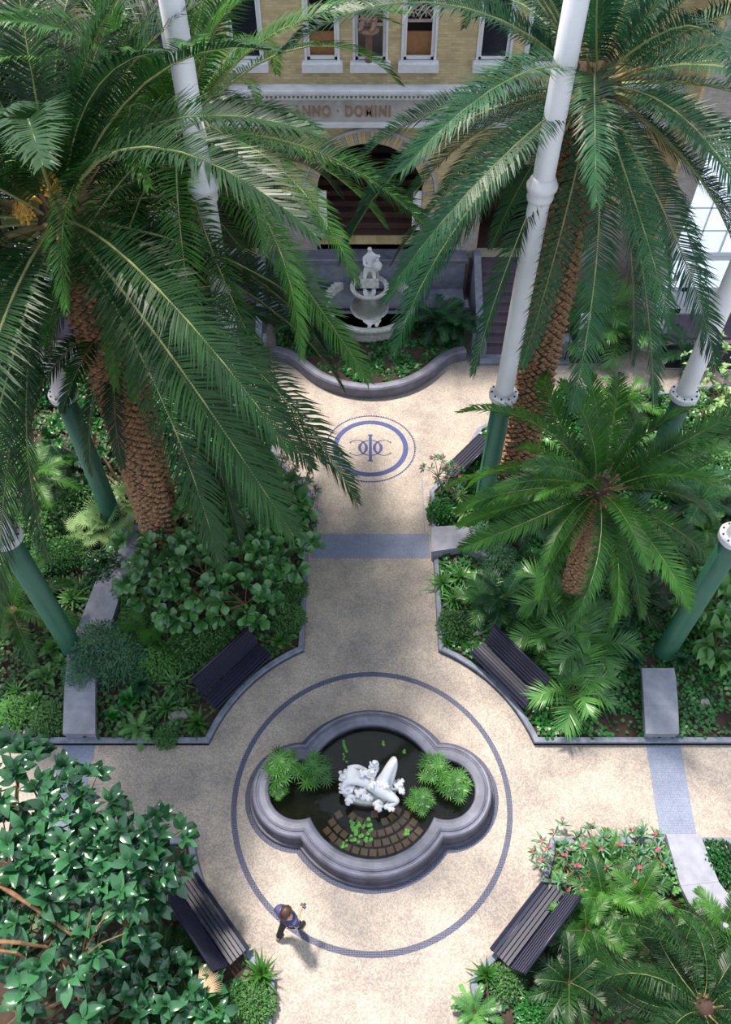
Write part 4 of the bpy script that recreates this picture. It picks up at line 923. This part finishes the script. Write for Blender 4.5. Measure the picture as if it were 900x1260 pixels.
def rock(name, R, seed):
    bm = bmesh.new(); bmesh.ops.create_icosphere(bm, subdivisions=2, radius=R); r = random.Random(seed)
    for v in bm.verts: v.co *= 1+r.uniform(-.18, .18); v.co.z *= .65
    me = bpy.data.meshes.new(name); bm.to_mesh(me); bm.free(); me.materials.append(M['rock']); o = bpy.data.objects.new(name, me); COL.objects.link(o); return o
TPL = {}
def T(key, fn):
    TPL[key] = [fn, None]
T('strap', lambda: rosette('strap_leaved_plant', STR, 26, 1)); T('broad', lambda: rosette('broad_leaved_plant', CALA, 16, 2, 70, 10, .05)); T('dark_strap', lambda: rosette('arching_leaved_plant', DKST, 24, 3))
T('agave', lambda: rosette('sword_leaved_plant', AGV, 30, 4, 85, 0, .05)); T('pale', lambda: rosette('pale_leaved_plant', PAL, 44, 5, 88, -25, .35)); T('glossy', lambda: rosette('glossy_leaved_plant', BRD, 18, 6, 75, 10, .15))
T('cordyline', lambda: rosette('blue_green_shrub', COR, 30, 16, 85, -10, .35))
T('cycad', lambda: feather('feathery_cycad', 'palm_bright', .95, 16, 7)); T('darkcycad', lambda: feather('feathery_cycad', 'palm', 1.0, 16, 8)); T('kentia', lambda: feather('feather_leaved_palm', 'strap', 1.55, 9, 9, .5, .72, 18, 30, .042)); T('fern', lambda: feather('lush_fern', 'strap', .7, 14, 17, .08, .16, 5, 24, .03))
T('smallpalm', lambda: feather('young_feather_palm', 'palm_bright', 1.5, 14, 10, 1.1, .34, 0, 44, .03, 'scar')); T('bluepalm', lambda: feather('small_blue_green_palm', 'palm_blue', 1.2, 15, 11, .3, .34, 0, 34))
T('fan', lambda: fanpalm('fan_leaved_palm', 'pale', 14, 12)); T('greenfan', lambda: fanpalm('fan_leaved_palm', 'palm_bright', 12, 13, .42, .6, .2, 22)); T('bigfan', lambda: fanpalm('broad_fan_palm', 'palm_blue', 12, 18, .62, .8, .5, 30, .04))
T('sedge', lambda: sedge('umbrella_sedge', 'papyrus', 12, 14)); T('fine', lambda: tuft('fine_leaved_shrub', 'fine', .55, .75, 2600, 15, .10, .012)); T('mid', lambda: tuft('small_leaved_bush', 'moss', .6, .6, 2200, 19, .10, .028))
T('green', lambda: tuft('leafy_bush', 'ivy', .6, .6, 1500, 20, .12, .035)); T('lime', lambda: tuft('light_green_bush', 'strap', .55, .5, 1600, 21, .12, .022)); T('rock', lambda: rock('rock', .2, 22))
CATS = {'strap': 'plant', 'rock': 'rock'}
def plant(key, px, py, sc, label, z=.10, cat='plant', group=None, H=0):
    """px, py is where the plant's middle shows; its foot is found below it"""
    e = TPL[key]; p = G(px, py, z+H)
    if e[1] is None: e[1] = e[0](); t = e[1]; TPL[key].append(True)
    else: t = copy_tree(e[1])
    t.location = (p.x, p.y, z); t.rotation_euler = (0, 0, rnd.uniform(0, 6.28)); t.scale = (sc, sc, sc); tag(t, label, cat, group); return t
# ---------------------------------------------------------------- large shrubs
def foot(px, py, z=.1): return G(px, py, z)
canopy('fiddle_leaf_fig', 'fiddle-leaf fig with broad round leaves right of the thick palm trunk', 'shrub', foot(300, 690), [(275, 610, 2.0, .95, .6), (330, 640, 1.9, .95, .6), (240, 650, 1.7, .8, .5)], FIG, 44, 7, 31, group='fiddle-leaf figs')
canopy('fiddle_leaf_fig', 'fiddle-leaf fig reaching over the path kerb beside the blue mosaic band', 'shrub', foot(345, 700), [(352, 680, 1.6, .75, .5), (335, 620, 2.2, .7, .5), (310, 700, 1.6, .8, .5)], FIG, 42, 7, 32, group='fiddle-leaf figs')
canopy('fiddle_leaf_fig', 'fiddle-leaf fig in the front of the group, nearest the upper-left bench', 'shrub', foot(270, 760), [(250, 700, 1.7, .9, .6), (300, 735, 1.4, .8, .5), (205, 690, 1.4, .7, .5)], FIG, 44, 7, 33, group='fiddle-leaf figs')
canopy('fiddle_leaf_fig', 'darker fiddle-leaf fig at the left end of the group beside the stone ledge', 'shrub', foot(215, 740), [(190, 715, 1.0, .7, .45), (170, 670, 1.0, .5, .4), (225, 745, .9, .6, .4)], FIG, 34, 7, 34, group='fiddle-leaf figs')
canopy('rubber_tree', 'rubber tree crown with glossy oval leaves reaching toward the lower-left bench', 'tree', foot(165, 1180), [(190, 1040, 2.6, .62, .5), (155, 1075, 2.9, .65, .5), (195, 1080, 2.2, .5, .4), (140, 1035, 3.0, .55, .5)], RUB, 44, 7, 41, brad=.03, group='rubber trees')
canopy('rubber_tree', 'rubber tree crown hanging over the left end of the cross path', 'tree', foot(60, 1150), [(95, 1000, 3.0, .8, .6), (45, 985, 3.3, .8, .6), (70, 1050, 3.2, .8, .5)], RUB, 44, 7, 42, brad=.03, group='rubber trees')
canopy('rubber_tree', 'rubber tree crown at the left edge with bare orange-brown branches below it', 'tree', foot(10, 1180), [(15, 960, 3.4, .7, .5), (10, 1060, 3.2, .8, .5), (50, 1090, 2.9, .8, .5)], RUBL, 44, 7, 43, brad=.035, group='rubber trees')
canopy('rubber_tree', 'rubber tree crown between the other crowns, above the tangle of dry twigs', 'tree', foot(110, 1200), [(130, 1110, 2.5, .9, .5), (120, 1060, 2.9, .6, .4), (160, 1130, 1.9, .6, .4)], RUB, 44, 7, 44, brad=.03, group='rubber trees')
canopy('rubber_tree', 'dark rubber tree filling the lower left corner of the picture', 'tree', foot(40, 1255), [(60, 1150, 2.5, .9, .5), (15, 1180, 2.4, .8, .5), (90, 1220, 1.8, .9, .5), (20, 1245, 1.9, .7, .4)], RUBL, 44, 7, 45, brad=.03, group='rubber trees')
canopy('low_rubber_shrub', 'low glossy rubber shrub in front of the lower-left bench', 'shrub', foot(240, 1235), [(200, 1215, .9, .6, .4), (240, 1235, .6, .5, .3), (150, 1240, .9, .7, .4)], RUB, 38, 7, 46)
canopy('oleander', 'oleander with pink flowers at the corner of the left bed near the roundel', 'shrub', foot(352, 590), [(365, 568, .9, .45, .4), (345, 580, .9, .45, .4)], OLE, 34, 8, 51, flowers=16, group='oleanders')
canopy('oleander', 'oleander with pink flowers growing over the kerb above the blue mosaic band', 'shrub', foot(368, 622), [(372, 605, .8, .4, .35)], OLE, 26, 8, 52, flowers=8, group='oleanders')
canopy('oleander', 'oleander with pink flowers between the roundel and the roundel bench', 'shrub', foot(545, 606), [(540, 580, 1.0, .42, .4), (556, 590, .8, .4, .35)], OLE, 32, 8, 53, flowers=16, group='oleanders')
canopy('flowering_plants', 'low bed of green leaves with pink flowers beside the lower-right bench', 'shrub', foot(700, 1065), [(690, 1052, .35, .6, .2), (730, 1052, .35, .55, .2), (700, 1080, .35, .5, .2)], OLE, 36, 8, 54, flowers=30, sc=(1.0, 1.5))
canopy('flowering_plants', 'low bed of pink-flowered plants beside the lower-right stone ledge', 'shrub', foot(780, 1055), [(775, 1052, .35, .5, .2), (800, 1050, .35, .45, .2), (795, 1080, .3, .4, .2)], OLE, 36, 8, 55, flowers=14, sc=(1.0, 1.5))
canopy('broad_leaved_tree', 'small-leaved dark tree behind the green post at the left', 'tree', foot(150, 600), [(110, 530, 1.7, 1.0, .9), (160, 540, 1.8, 1.0, .8), (90, 500, 1.6, 1.0, .8), (45, 520, 1.4, .9, .7)], IVL, 60, 5, 56, sc=(1, 1.6))
canopy('broad_leaved_tree', 'dense dark bush in the shade under the two left palms', 'tree', foot(240, 580), [(240, 540, 1.2, 1.0, .9), (275, 560, 1.0, .8, .7), (200, 530, 1.2, .9, .8)], IVL, 60, 5, 57, sc=(1, 1.7))
canopy('broad_leaved_tree', 'sunlit pale green bush at the right edge behind the white column', 'tree', foot(890, 500), [(880, 450, 1.0, 1.0, .8), (895, 480, 1.1, .9, .7), (870, 500, .8, .8, .6)], leafset('pale', .15, .055, (.05, .8, 1, .7, .3, .02)), 60, 5, 58, sc=(1, 1.5))
canopy('broad_leaved_tree', 'bush of large upright leaves at the far right, below the bolted flange', 'tree', foot(880, 770), [(870, 740, .8, .7, .5), (885, 790, .6, .6, .4)], CALA, 30, 7, 59, sc=(.9, 1.3))
# ivy climbing the column
t = empty('climbing_ivy', (-3.10, CY1, 0), 0, 'ivy climbing the iron column beside the roundel paving', 'ivy'); r = random.Random(61)
st = MB()
for k in range(5): a = k*1.3; st.tube([(cos(a)*.33, sin(a)*.33, 0), (cos(a+.5)*.29, sin(a+.5)*.29, 2.5), (cos(a+1)*.28, sin(a+1)*.28, 4.8)], .015, 4)
st.build('vines', M['stem'], t)
for k in range(300):
    h = 4.95*(k+.5)/300; a = k*2.39996; rr = .38+.18*(1-h/5)+r.uniform(0, .10); d = Vector((cos(a), sin(a), -.3+r.uniform(-.3, .5))); inst('leaf', r.choice(IVL), t, (cos(a)*rr*.9, sin(a)*rr*.9, h), orient(d, r.uniform(-.4, .4)), r.uniform(1.2, 2.0))

# ---------------------------------------------------------------- ground cover of each bed
def inside(p, poly):
    x, y = p; c = False; n = len(poly)
    for i in range(n):
        (x1, y1), (x2, y2) = poly[i], poly[i-1]
        if (y1 > y) != (y2 > y) and x < (x2-x1)*(y-y1)/(y2-y1)+x1: c = not c
    return c
from mathutils import noise as NZ
def cover(name, label, mat, poly, dens, seed, size=(.06, .11), region=None, patchy=0, lab='ground cover', h=.16):
    r = random.Random(seed); mm = MB(); xs = [p[0] for p in poly]; ys = [p[1] for p in poly]; x0, x1 = max(min(xs), -13), min(max(xs), 13); y0, y1 = max(min(ys), -1.6), max(ys); n = int((x1-x0)*(y1-y0)*dens)
    for _ in range(n):
        x = r.uniform(x0, x1); y = r.uniform(y0, y1)
        if not inside((x, y), poly): continue
        if region and not region(x, y): continue
        nz = NZ.noise(Vector((x*1.1, y*1.1, seed)))
        if nz < patchy-1 or (patchy and nz < -.5+patchy and r.random() < .85): continue
        z = .11+h*(.5+.6*NZ.noise(Vector((x*2.3, y*2.3, 9))))*r.uniform(.3, 1.2); a = r.uniform(0, 6.28); l = r.uniform(*size); d = Vector((cos(a), sin(a), r.uniform(-.2, .6))); s = Vector((-sin(a), cos(a), r.uniform(-.3, .3)))*l*.42
        p = Vector((x, y, max(.11, z))); mm.add([tuple(p), tuple(p+d*l*.5+s), tuple(p+d*l), tuple(p+d*l*.5-s)], [(0, 1, 2, 3)])
    o = mm.build(name, M[mat], None, kind='stuff'); tag(o, label, lab); return o
def inset(poly, d=.14):
    cx = sum(p[0] for p in poly)/len(poly); cy = sum(p[1] for p in poly)/len(poly); return [(p[0]+(cx-p[0])*.0+(d if p[0] < cx else -d), p[1]+(d if p[1] < cy else -d)) for p in poly]
cover('ground_ivy', 'carpet of mixed green leaves covering the soil of the upper-left bed', 'moss', inset(BEDS['left_far']), 170, 71, (.08, .16), patchy=.25, h=.3)
cover('ground_ivy', 'carpet of dark round ivy leaves covering the right bed around the stone ledge', 'ivy', inset(BEDS['right_far']), 260, 72, (.08, .13), patchy=.05)
cover('ground_ivy', 'scattered green leaves on the soil under the rubber trees', 'moss', inset(BEDS['left_near']), 70, 73, (.08, .16), patchy=.45)
cover('ground_ivy', 'scattered green leaves on the soil around the lower-right bench', 'ivy', inset(BEDS['right_near']), 80, 74, (.07, .13), patchy=.45)
cover('ground_ivy', 'dense dark ivy filling the curved bed before the far fountain', 'ivy', inset(BEDS['fountain'], .12), 520, 75, (.09, .15), h=.22)

# ---------------------------------------------------------------- plants in the pond
plant('sedge', 350, 950, 1.0, 'left clump of umbrella sedge in the pond, in the outer part of the lobe', .27, group='sedge clumps')
plant('sedge', 390, 955, .95, 'left clump of umbrella sedge nearest the marble group', .27, group='sedge clumps')
plant('sedge', 345, 975, .5, 'small low clump of umbrella sedge at the lower left of the pond lobe', .27)
plant('sedge', 535, 955, .9, 'right clump of umbrella sedge in the pond, upper part', .27)
plant('sedge', 560, 972, .85, 'right clump of umbrella sedge filling the outer right lobe of the pond', .27)
plant('sedge', 518, 990, .7, 'right clump of umbrella sedge nearest the marble group', .27)
def lily(pts, label, sc=1.0):
    p0 = G(*pts[0], .28); t = empty('floating_plant', p0, 0, label, 'water plant'); pad = MB().lathe([(.005, .004), (.05, .012), (.062, .004)], 9, cap=False).mesh('pad', M['lettuce'])
    rt = MB().lathe([(.02, -.05), (.035, .0), (.01, .004)], 6).build('crown', M['greenstem'], t)
    for x, y in pts:
        p = G(x, y, .28)-p0; inst('pad', pad, t, p+Vector((0, 0, rnd.uniform(0, .012))), (0, 0, rnd.uniform(0, 6)), sc*rnd.uniform(.8, 1.25))
lily([(436+rnd.uniform(-5, 22), 1008+rnd.uniform(0, 28)) for _ in range(34)], 'cluster of floating green pads above the pond tiles', .62)
lily([(424+rnd.uniform(-2, 3), 912+i*3.2) for i in range(9)], 'thin line of bright floating leaves behind the marble group', .5)
lily([(500+rnd.uniform(-3, 3), 1024+rnd.uniform(-3, 3)) for i in range(5)], 'small bright floating leaf cluster at the lower right of the pond', .6)
lily([(424+rnd.uniform(-3, 3), 1040+rnd.uniform(-6, 5)) for i in range(6)], 'small floating leaf cluster by the lower left rim of the pond', .5)
lily([(499+rnd.uniform(-2, 2), 925+rnd.uniform(-2, 2)) for i in range(3)], 'tiny floating leaves at the upper right of the pond', .5)
lily([(472+rnd.uniform(-2, 2), 915+rnd.uniform(-4, 4)) for i in range(3)], 'tiny yellowish floating leaf at the top middle of the pond', .5)

# ---------------------------------------------------------------- smaller plants: (kind, px, py, size, label)
UL = [('fan', 130, 640, 1.15, 'pale fan-leaved palm at the foot of the left green post'), ('fan', 160, 615, 1.0, 'pale fan-leaved palm touching the thick palm trunk on its left'), ('fan', 108, 655, .9, 'pale fan-leaved palm left of the other pale fans'),
 ('fan', 150, 660, .8, 'small pale fan-leaved palm above the upper end of the stone ledge'), ('greenfan', 205, 790, .8, 'green fan-leaved palm below the fig shrubs'), ('greenfan', 165, 785, .8, 'green fan-leaved palm right of the ledge, in the sunny clearing'),
 ('bluepalm', 85, 575, .95, 'blue-green feather palm curving beside the left green post'), ('rock', 57, 595, 1.1, 'grey rock in the shade at the left edge, upper one'), ('rock', 62, 608, 1.2, 'grey rock in the shade at the left edge, lower one'),
 ('strap', 88, 735, 1.1, 'bold strap-leaved plant just left of the stone ledge'), ('strap', 100, 725, .8, 'smaller strap-leaved plant touching the stone ledge'), ('fine', 125, 800, 1.25, 'fine-leaved grey-green shrub growing across the stone ledge'), ('fine', 150, 815, 1.1, 'fine-leaved shrub right of the ledge'),
 ('fine', 105, 830, .9, 'fine-leaved shrub spilling over the lower ledge'), ('lime', 60, 690, 1.1, 'light green bush between the two left posts'), ('lime', 85, 680, 1.0, 'light green bush above the bold strap-leaved plant'), ('mid', 50, 650, 1.2, 'small-leaved bush in the left shade'),
 ('mid', 75, 640, 1.0, 'small-leaved bush by the slanting thin trunk'), ('broad', 65, 795, 1.1, 'broad-leaved plant beside the leaning left post, upper one'), ('broad', 55, 830, 1.1, 'broad-leaved plant beside the leaning left post, lower one'), ('broad', 75, 815, .9, 'broad-leaved plant touching the ledge'),
 ('broad', 42, 860, .9, 'broad-leaved plant near the lower left kerb'), ('broad', 70, 770, .9, 'broad-leaved plant directly left of the leaning post'), ('strap', 20, 850, .8, 'strap-leaved plant at the left picture edge'), ('strap', 30, 885, .6, 'low strap-leaved plant on the curved kerb'),
 ('lime', 15, 880, .8, 'light green bush at the left edge by the kerb'), ('mid', 60, 885, .7, 'small-leaved bush left of the ledge end'), ('glossy', 160, 860, 1.3, 'glossy large-leaved plant right of the ledge end'), ('glossy', 140, 880, 1.0, 'glossy large-leaved plant nearest the ledge end'),
 ('cordyline', 175, 845, 1.1, 'blue-green shrub between the ledge and the bench'), ('strap', 215, 840, 1.0, 'strap-leaved plant left of the upper-left bench'), ('strap', 205, 870, .9, 'strap-leaved plant below left of the upper-left bench'), ('agave', 243, 890, .95, 'bright sword-leaved plant at the bed corner by the bench'),
 ('agave', 230, 868, .7, 'smaller sword-leaved plant behind the corner one'), ('dark_strap', 190, 895, .7, 'arching dark-leaved plant on the kerb left of the bed corner'), ('mid', 205, 905, .5, 'low bush on the lower kerb of the left bed'), ('rock', 226, 872, .9, 'pale rock beside the bench end'), ('rock', 213, 878, .7, 'small pale rock among the strap leaves'),
 ('agave', 345, 790, .85, 'spiky plant in the bed corner right of the upper-left bench'), ('glossy', 320, 770, .75, 'pale glossy plant behind the upper-left bench'), ('mid', 355, 760, .7, 'low bush along the path kerb below the figs'), ('mid', 358, 725, .7, 'low bush on the path kerb beside the figs'), ('strap', 350, 745, .6, 'small strap-leaved plant near the path kerb'),
 ('lime', 175, 760, 1.0, 'light green bush in front of the dark fig'), ('mid', 235, 800, .9, 'small-leaved bush behind the upper-left bench, left'), ('mid', 265, 785, .8, 'small-leaved bush behind the upper-left bench, right'), ('lime', 195, 815, .9, 'light green bush left of the bench back'),
 ('fern', 170, 895, .7, 'low fern on the kerb right of the ledge end'), ('fern', 285, 770, .8, 'fern between the figs and the bench back'), ('green', 130, 700, .9, 'leafy bush overhanging the stone ledge'), ('green', 40, 720, 1.1, 'leafy bush at the left behind the leaning post'), ('lime', 155, 730, .8, 'light green bush right of the ledge bend'),
 ('smallpalm', 12, 745, 1.0, 'young feather palm with bare trunk at the left edge'), ('smallpalm', 38, 585, .9, 'young feather palm with slanting trunk in the left shade'), ('green', 370, 640, .7, 'leafy bush on the kerb end of the blue band'), ('mid', 100, 610, 1.1, 'small-leaved bush behind the pale fans'), ('green', 300, 600, 1.1, 'leafy bush at the ivy column foot'),
 ('green', 180, 500, 1.4, 'leafy bush under the palms near the side floor'), ('green', 240, 490, 1.4, 'leafy bush under the palms near the fountain bed'), ('mid', 120, 480, 1.5, 'small-leaved bush at the back of the left bed'), ('green', 60, 470, 1.5, 'leafy bush at the far left back'), ('mid', 310, 530, 1.0, 'small-leaved bush at the left border of the roundel'), ('fern', 20, 640, 1.2, 'fern at the left edge in the shade'), ('strap', 15, 700, 1.2, 'strap-leaved plant at the left edge below the ferns')]
UR = [('pale', 572, 632, 1.1, 'pale-leaved plant above the stone block'), ('pale', 567, 612, .9, 'pale-leaved plant under the leaning green column'), ('green', 545, 630, .7, 'leafy bush at the bed edge above the stone block'), ('strap', 540, 620, .7, 'strap-leaved plant on the kerb near the oleander'),
 ('green', 590, 595, .9, 'leafy bush behind the roundel bench'), ('green', 610, 570, .9, 'leafy bush at the foot of the right date palm'), ('fine', 598, 668, 1.0, 'fine grey-green shrub right of the stone block'), ('fine', 615, 690, .9, 'fine grey-green shrub under the bushy palm'),
 ('strap', 545, 715, .95, 'lush strap-leaved plant spilling on the kerb, outermost'), ('strap', 568, 708, 1.0, 'lush strap-leaved plant second from the kerb'), ('strap', 560, 735, .9, 'lush strap-leaved plant lowest of the kerb group'), ('strap', 590, 720, .9, 'lush strap-leaved plant beside the feather palms'),
 ('kentia', 690, 735, .9, 'feather-leaved palm with dark narrow leaves below the bushy palm'), ('kentia', 678, 772, .72, 'feather-leaved palm spreading behind the upper-right bench'), ('kentia', 722, 790, .85, 'feather-leaved palm right of the upper-right bench'), ('kentia', 596, 738, .5, 'small feather palm left above the bench'), ('kentia', 708, 845, .75, 'feather-leaved palm lowest in the right bed'),
 ('bluepalm', 640, 640, 1.0, 'blue-green palm in the light patch beside the bushy palm'), ('bluepalm', 620, 740, .9, 'blue-green feather palm behind the kerb plants'), ('mid', 560, 770, .7, 'small-leaved bush at the kerb left of the bench'), ('agave', 570, 785, .6, 'spiky plant close to the upper-right bench'), ('agave', 550, 790, .55, 'spiky plant in the kerb corner left of the bench'), ('rock', 590, 772, .7, 'pale rock behind the upper-right bench'),
 ('lime', 640, 760, .8, 'light green bush behind the bench'), ('dark_strap', 740, 865, .8, 'arching dark-leaved plant in the ivy left of the ledge'), ('cordyline', 780, 815, .9, 'blue-green spiky shrub at the ledge head, left one'), ('cordyline', 838, 815, .9, 'blue-green spiky shrub at the ledge head, right one'), ('cordyline', 770, 780, 1.0, 'blue-green spiky shrub left of the green post'),
 ('darkcycad', 780, 740, 1.1, 'dark feathery cycad left of the right green post'), ('cycad', 880, 700, 1.0, 'feathery cycad at the right edge under the flange'), ('broad', 860, 770, 1.2, 'broad-leaved plant right of the green post'), ('broad', 885, 810, 1.2, 'broad-leaved plant at the right edge of the ivy'), ('broad', 850, 740, 1.0, 'broad-leaved plant above the others by the green post'), ('rock', 870, 862, .6, 'small pale rock in the ivy at the right'),
 ('fern', 870, 650, 1.2, 'fern behind the flange of the right green post'), ('bluepalm', 860, 620, 1.1, 'blue-green feather palm right of the bushy palm'), ('green', 830, 590, 1.2, 'leafy bush right behind the bushy palm'), ('green', 700, 495, 1.0, 'leafy bush behind the bushy palm by the trunk'), ('green', 720, 505, 1.0, 'leafy bush right of the trunk at the plaza edge'), ('cordyline', 805, 480, 1.1, 'dark spiky shrub before the black mat'),
 ('bluepalm', 840, 440, .9, 'pale feathery palm over the black mat'), ('cycad', 770, 500, 1.3, 'feathery cycad on the far side of the bushy palm'), ('lime', 870, 560, 1.2, 'light green bush at the right edge, far side'), ('lime', 890, 520, 1.2, 'light green bush beside the right white column'), ('mid', 800, 560, 1.1, 'small-leaved bush behind the bushy palm crown'), ('green', 660, 700, .9, 'leafy bush in the shade under the bushy palm'),
 ('mid', 740, 720, 1.0, 'small-leaved bush in front of the bushy palm'), ('green', 740, 780, .9, 'leafy bush left of the ledge head'), ('mid', 640, 600, 1.0, 'small-leaved bush at the big trunk foot'), ('green', 880, 600, 1.1, 'leafy bush on the right picture edge'), ('fern', 690, 560, 1.1, 'fern right of the big trunk foot')]
LR = [('cycad', 745, 1065, .75, 'feathery cycad nearest the pink flowers'), ('cycad', 740, 1105, .95, 'feathery cycad right of the lower-right bench top'), ('cycad', 785, 1105, .95, 'feathery cycad next to the stone ledge'), ('cycad', 720, 1145, .95, 'feathery cycad directly right of the lower-right bench'), ('cycad', 765, 1130, .8, 'feathery cycad in the middle of the lower-right bed'), ('darkcycad', 700, 1210, 1.0, 'dark feathery cycad below the lower-right bench'),
 ('darkcycad', 735, 1190, .8, 'dark feathery cycad right of the one below the bench'), ('glossy', 745, 1085, .6, 'glossy broad-leaved plant among the cycads'), ('glossy', 790, 1150, .6, 'glossy broad-leaved plant right of the middle cycad'), ('agave', 600, 1200, .8, 'dark spiky plant in the corner below the bench'), ('fern', 585, 1245, .8, 'light fern in the bottom corner by the kerb'), ('mid', 625, 1210, .6, 'low bush beside the white rocks'),
 ('rock', 622, 1225, .8, 'white rock by the fern, upper'), ('rock', 612, 1238, .6, 'white rock by the fern, lower'), ('rock', 706, 1098, .7, 'pale flat rock at the bench top end'), ('rock', 755, 1235, 1.0, 'brown rock at the bottom edge'), ('strap', 650, 1235, .7, 'strap-leaved plant at the bottom edge'), ('green', 665, 1250, .7, 'leafy bush at the bottom edge by the rocks'),
 ('green', 885, 1060, .7, 'leafy bush right of the stone ledge'), ('broad', 880, 1050, .7, 'broad-leaved plant in the small bed at the right edge'), ('cycad', 890, 1140, 1.0, 'feathery cycad at the right edge below the ledge'), ('green', 720, 1110, .6, 'leafy bush beneath the cycads'), ('green', 700, 1120, .5, 'leafy bush touching the bench back'), ('darkcycad', 840, 1165, .9, 'dark feathery cycad left of the shaggy palm')]
LL = [('agave', 322, 1198, .95, 'dark spiky cycad in the corner below the lower-left bench'), ('mid', 315, 1235, .6, 'small-leaved bush at the bottom kerb'), ('green', 225, 1175, .6, 'leafy bush left of the lower-left bench'), ('green', 245, 1205, .7, 'leafy bush below the lower-left bench'), ('glossy', 262, 1232, .7, 'glossy plant near the bottom edge'), ('lime', 290, 1230, .6, 'light green bush left of the spiky cycad'),
 ('darkcycad', 170, 1235, 1.1, 'dark feathery palm at the bottom edge under the rubber trees'), ('darkcycad', 205, 1190, .9, 'dark feathery palm left of the bench foot'), ('greenfan', 235, 1240, .8, 'fan-leaved palm under the rubber trees at the bottom edge'), ('glossy', 205, 1160, .7, 'glossy plant under the rubber tree edge'), ('mid', 235, 1150, .5, 'low bush behind the lower-left bench')]
for row in UL+UR+LR+LL:
    nm = row[0]; H = {'smallpalm': 1.3, 'kentia': .8, 'cordyline': .35, 'pale': .35, 'fan': .35, 'greenfan': .35}.get(nm, .2)*row[3]
    plant(nm, row[1], row[2], row[3], row[4], .12 if nm == 'rock' else .08, cat='rock' if nm == 'rock' else 'fern' if nm == 'fern' else 'palm' if 'palm' in nm or nm in ('kentia', 'fan', 'greenfan', 'cycad', 'darkcycad') else 'shrub' if nm in ('fine', 'mid', 'green', 'lime', 'cordyline') else 'plant', H=H)
# tall reedy plants on the fountain terrace and by the stairs
for px, py, sc, lb in ((540, 385, 1.0, 'drooping dark palm on the terrace left of the right stairs'), (562, 388, .8, 'smaller drooping palm against the stair wall'), (380, 392, 1.0, 'drooping dark palm on the terrace left of the far fountain')):
    plant('bluepalm', px, py, sc, lb, .3, 'palm', H=.7)
for px, py, sc, lb in ((735, 385, 1.5, 'dark blue-green palm against the wall right of the stairs'), (765, 405, 1.3, 'blue-green palm behind the white sign'), (700, 400, 1.0, 'dark palm between the stairs and the sign'), (140, 400, 1.6, 'dark blue-green palm against the wall at the far left')):
    plant('kentia', px, py, sc*.75, lb, .05, 'palm', H=.8)
b = MB().prism([(p.x, p.y) for p in (G(690, 447), G(745, 447), G(790, 425), G(800, 395), G(690, 395))], -.02, .10).build('planting_bed', M['soil']); b['kind'] = 'structure'
# shaggy palm at the lower right
f6 = G(884, 1262, .1); c6 = over(897, 1230, f6)+Vector((0, 0, .6))
date_palm('shaggy dark palm with drooping tangled fronds at the lower right corner', f6, (c6.x, c6.y, 2.6), 1.75, 84, 12, 'palm', .16, .5, emin=-65, emax=76, stubs=0, dead=7, dens=70, wid=.016, droopk=1.45, sag=1.3, rollj=1.2, scj=(.5, 1.15))
p_ = BEDS['right_near']
cover('ground_ivy', 'dense low green leaves among the pink flowers by the lower-right bench', 'strap', inset(p_), 420, 76, (.07, .12), region=lambda x, y: y > YB-1.15 and 3.3 < x < 6.9, h=.3)
t = empty('dry_frond', G(243, 1222, .9), 0, 'dry straw-coloured palm frond lying on the leaves below the lower-left bench', 'frond')
MB().tube([(0, 0, 0), (-.25, -.3, -.05), (-.55, -.55, -.3)], .009, 4).build('petiole', M['rachis_old'], t)
inst('fan_leaf', fanleaf('deadleaf', .5, 22, 5, 90, .25, .022), t, (0, 0, 0), (0, -.1, .8))
br = MB()
for pts, r0 in (((( -18, 1078, 3.5), (40, 1115, 3.45), (88, 1150, 3.0), (110, 1172, 2.2)), .045), (((-18, 1158, 3.4), (25, 1160, 3.35), (60, 1166, 2.9)), .04), (((-18, 1168, 3.3), (20, 1172, 3.2), (52, 1190, 2.6)), .028), (((100, 1180, 2.6), (120, 1140, 3.0), (140, 1115, 3.2)), .018), (((100, 1180, 2.6), (125, 1160, 3.1), (155, 1148, 3.2)), .016), (((100, 1180, 2.6), (108, 1140, 3.0), (112, 1118, 3.2)), .014)):
    br.tube([G(*q) for q in pts], [r0*(1-.2*i) for i in range(len(pts))], 7)
o = br.build('bare_branches', M['bare_bark']); RT = next(q for q in bpy.data.objects if q.get('label', '').startswith('rubber tree crown at the left edge'))
o.data.transform(Matrix.Translation(-RT.location)); o.parent = RT
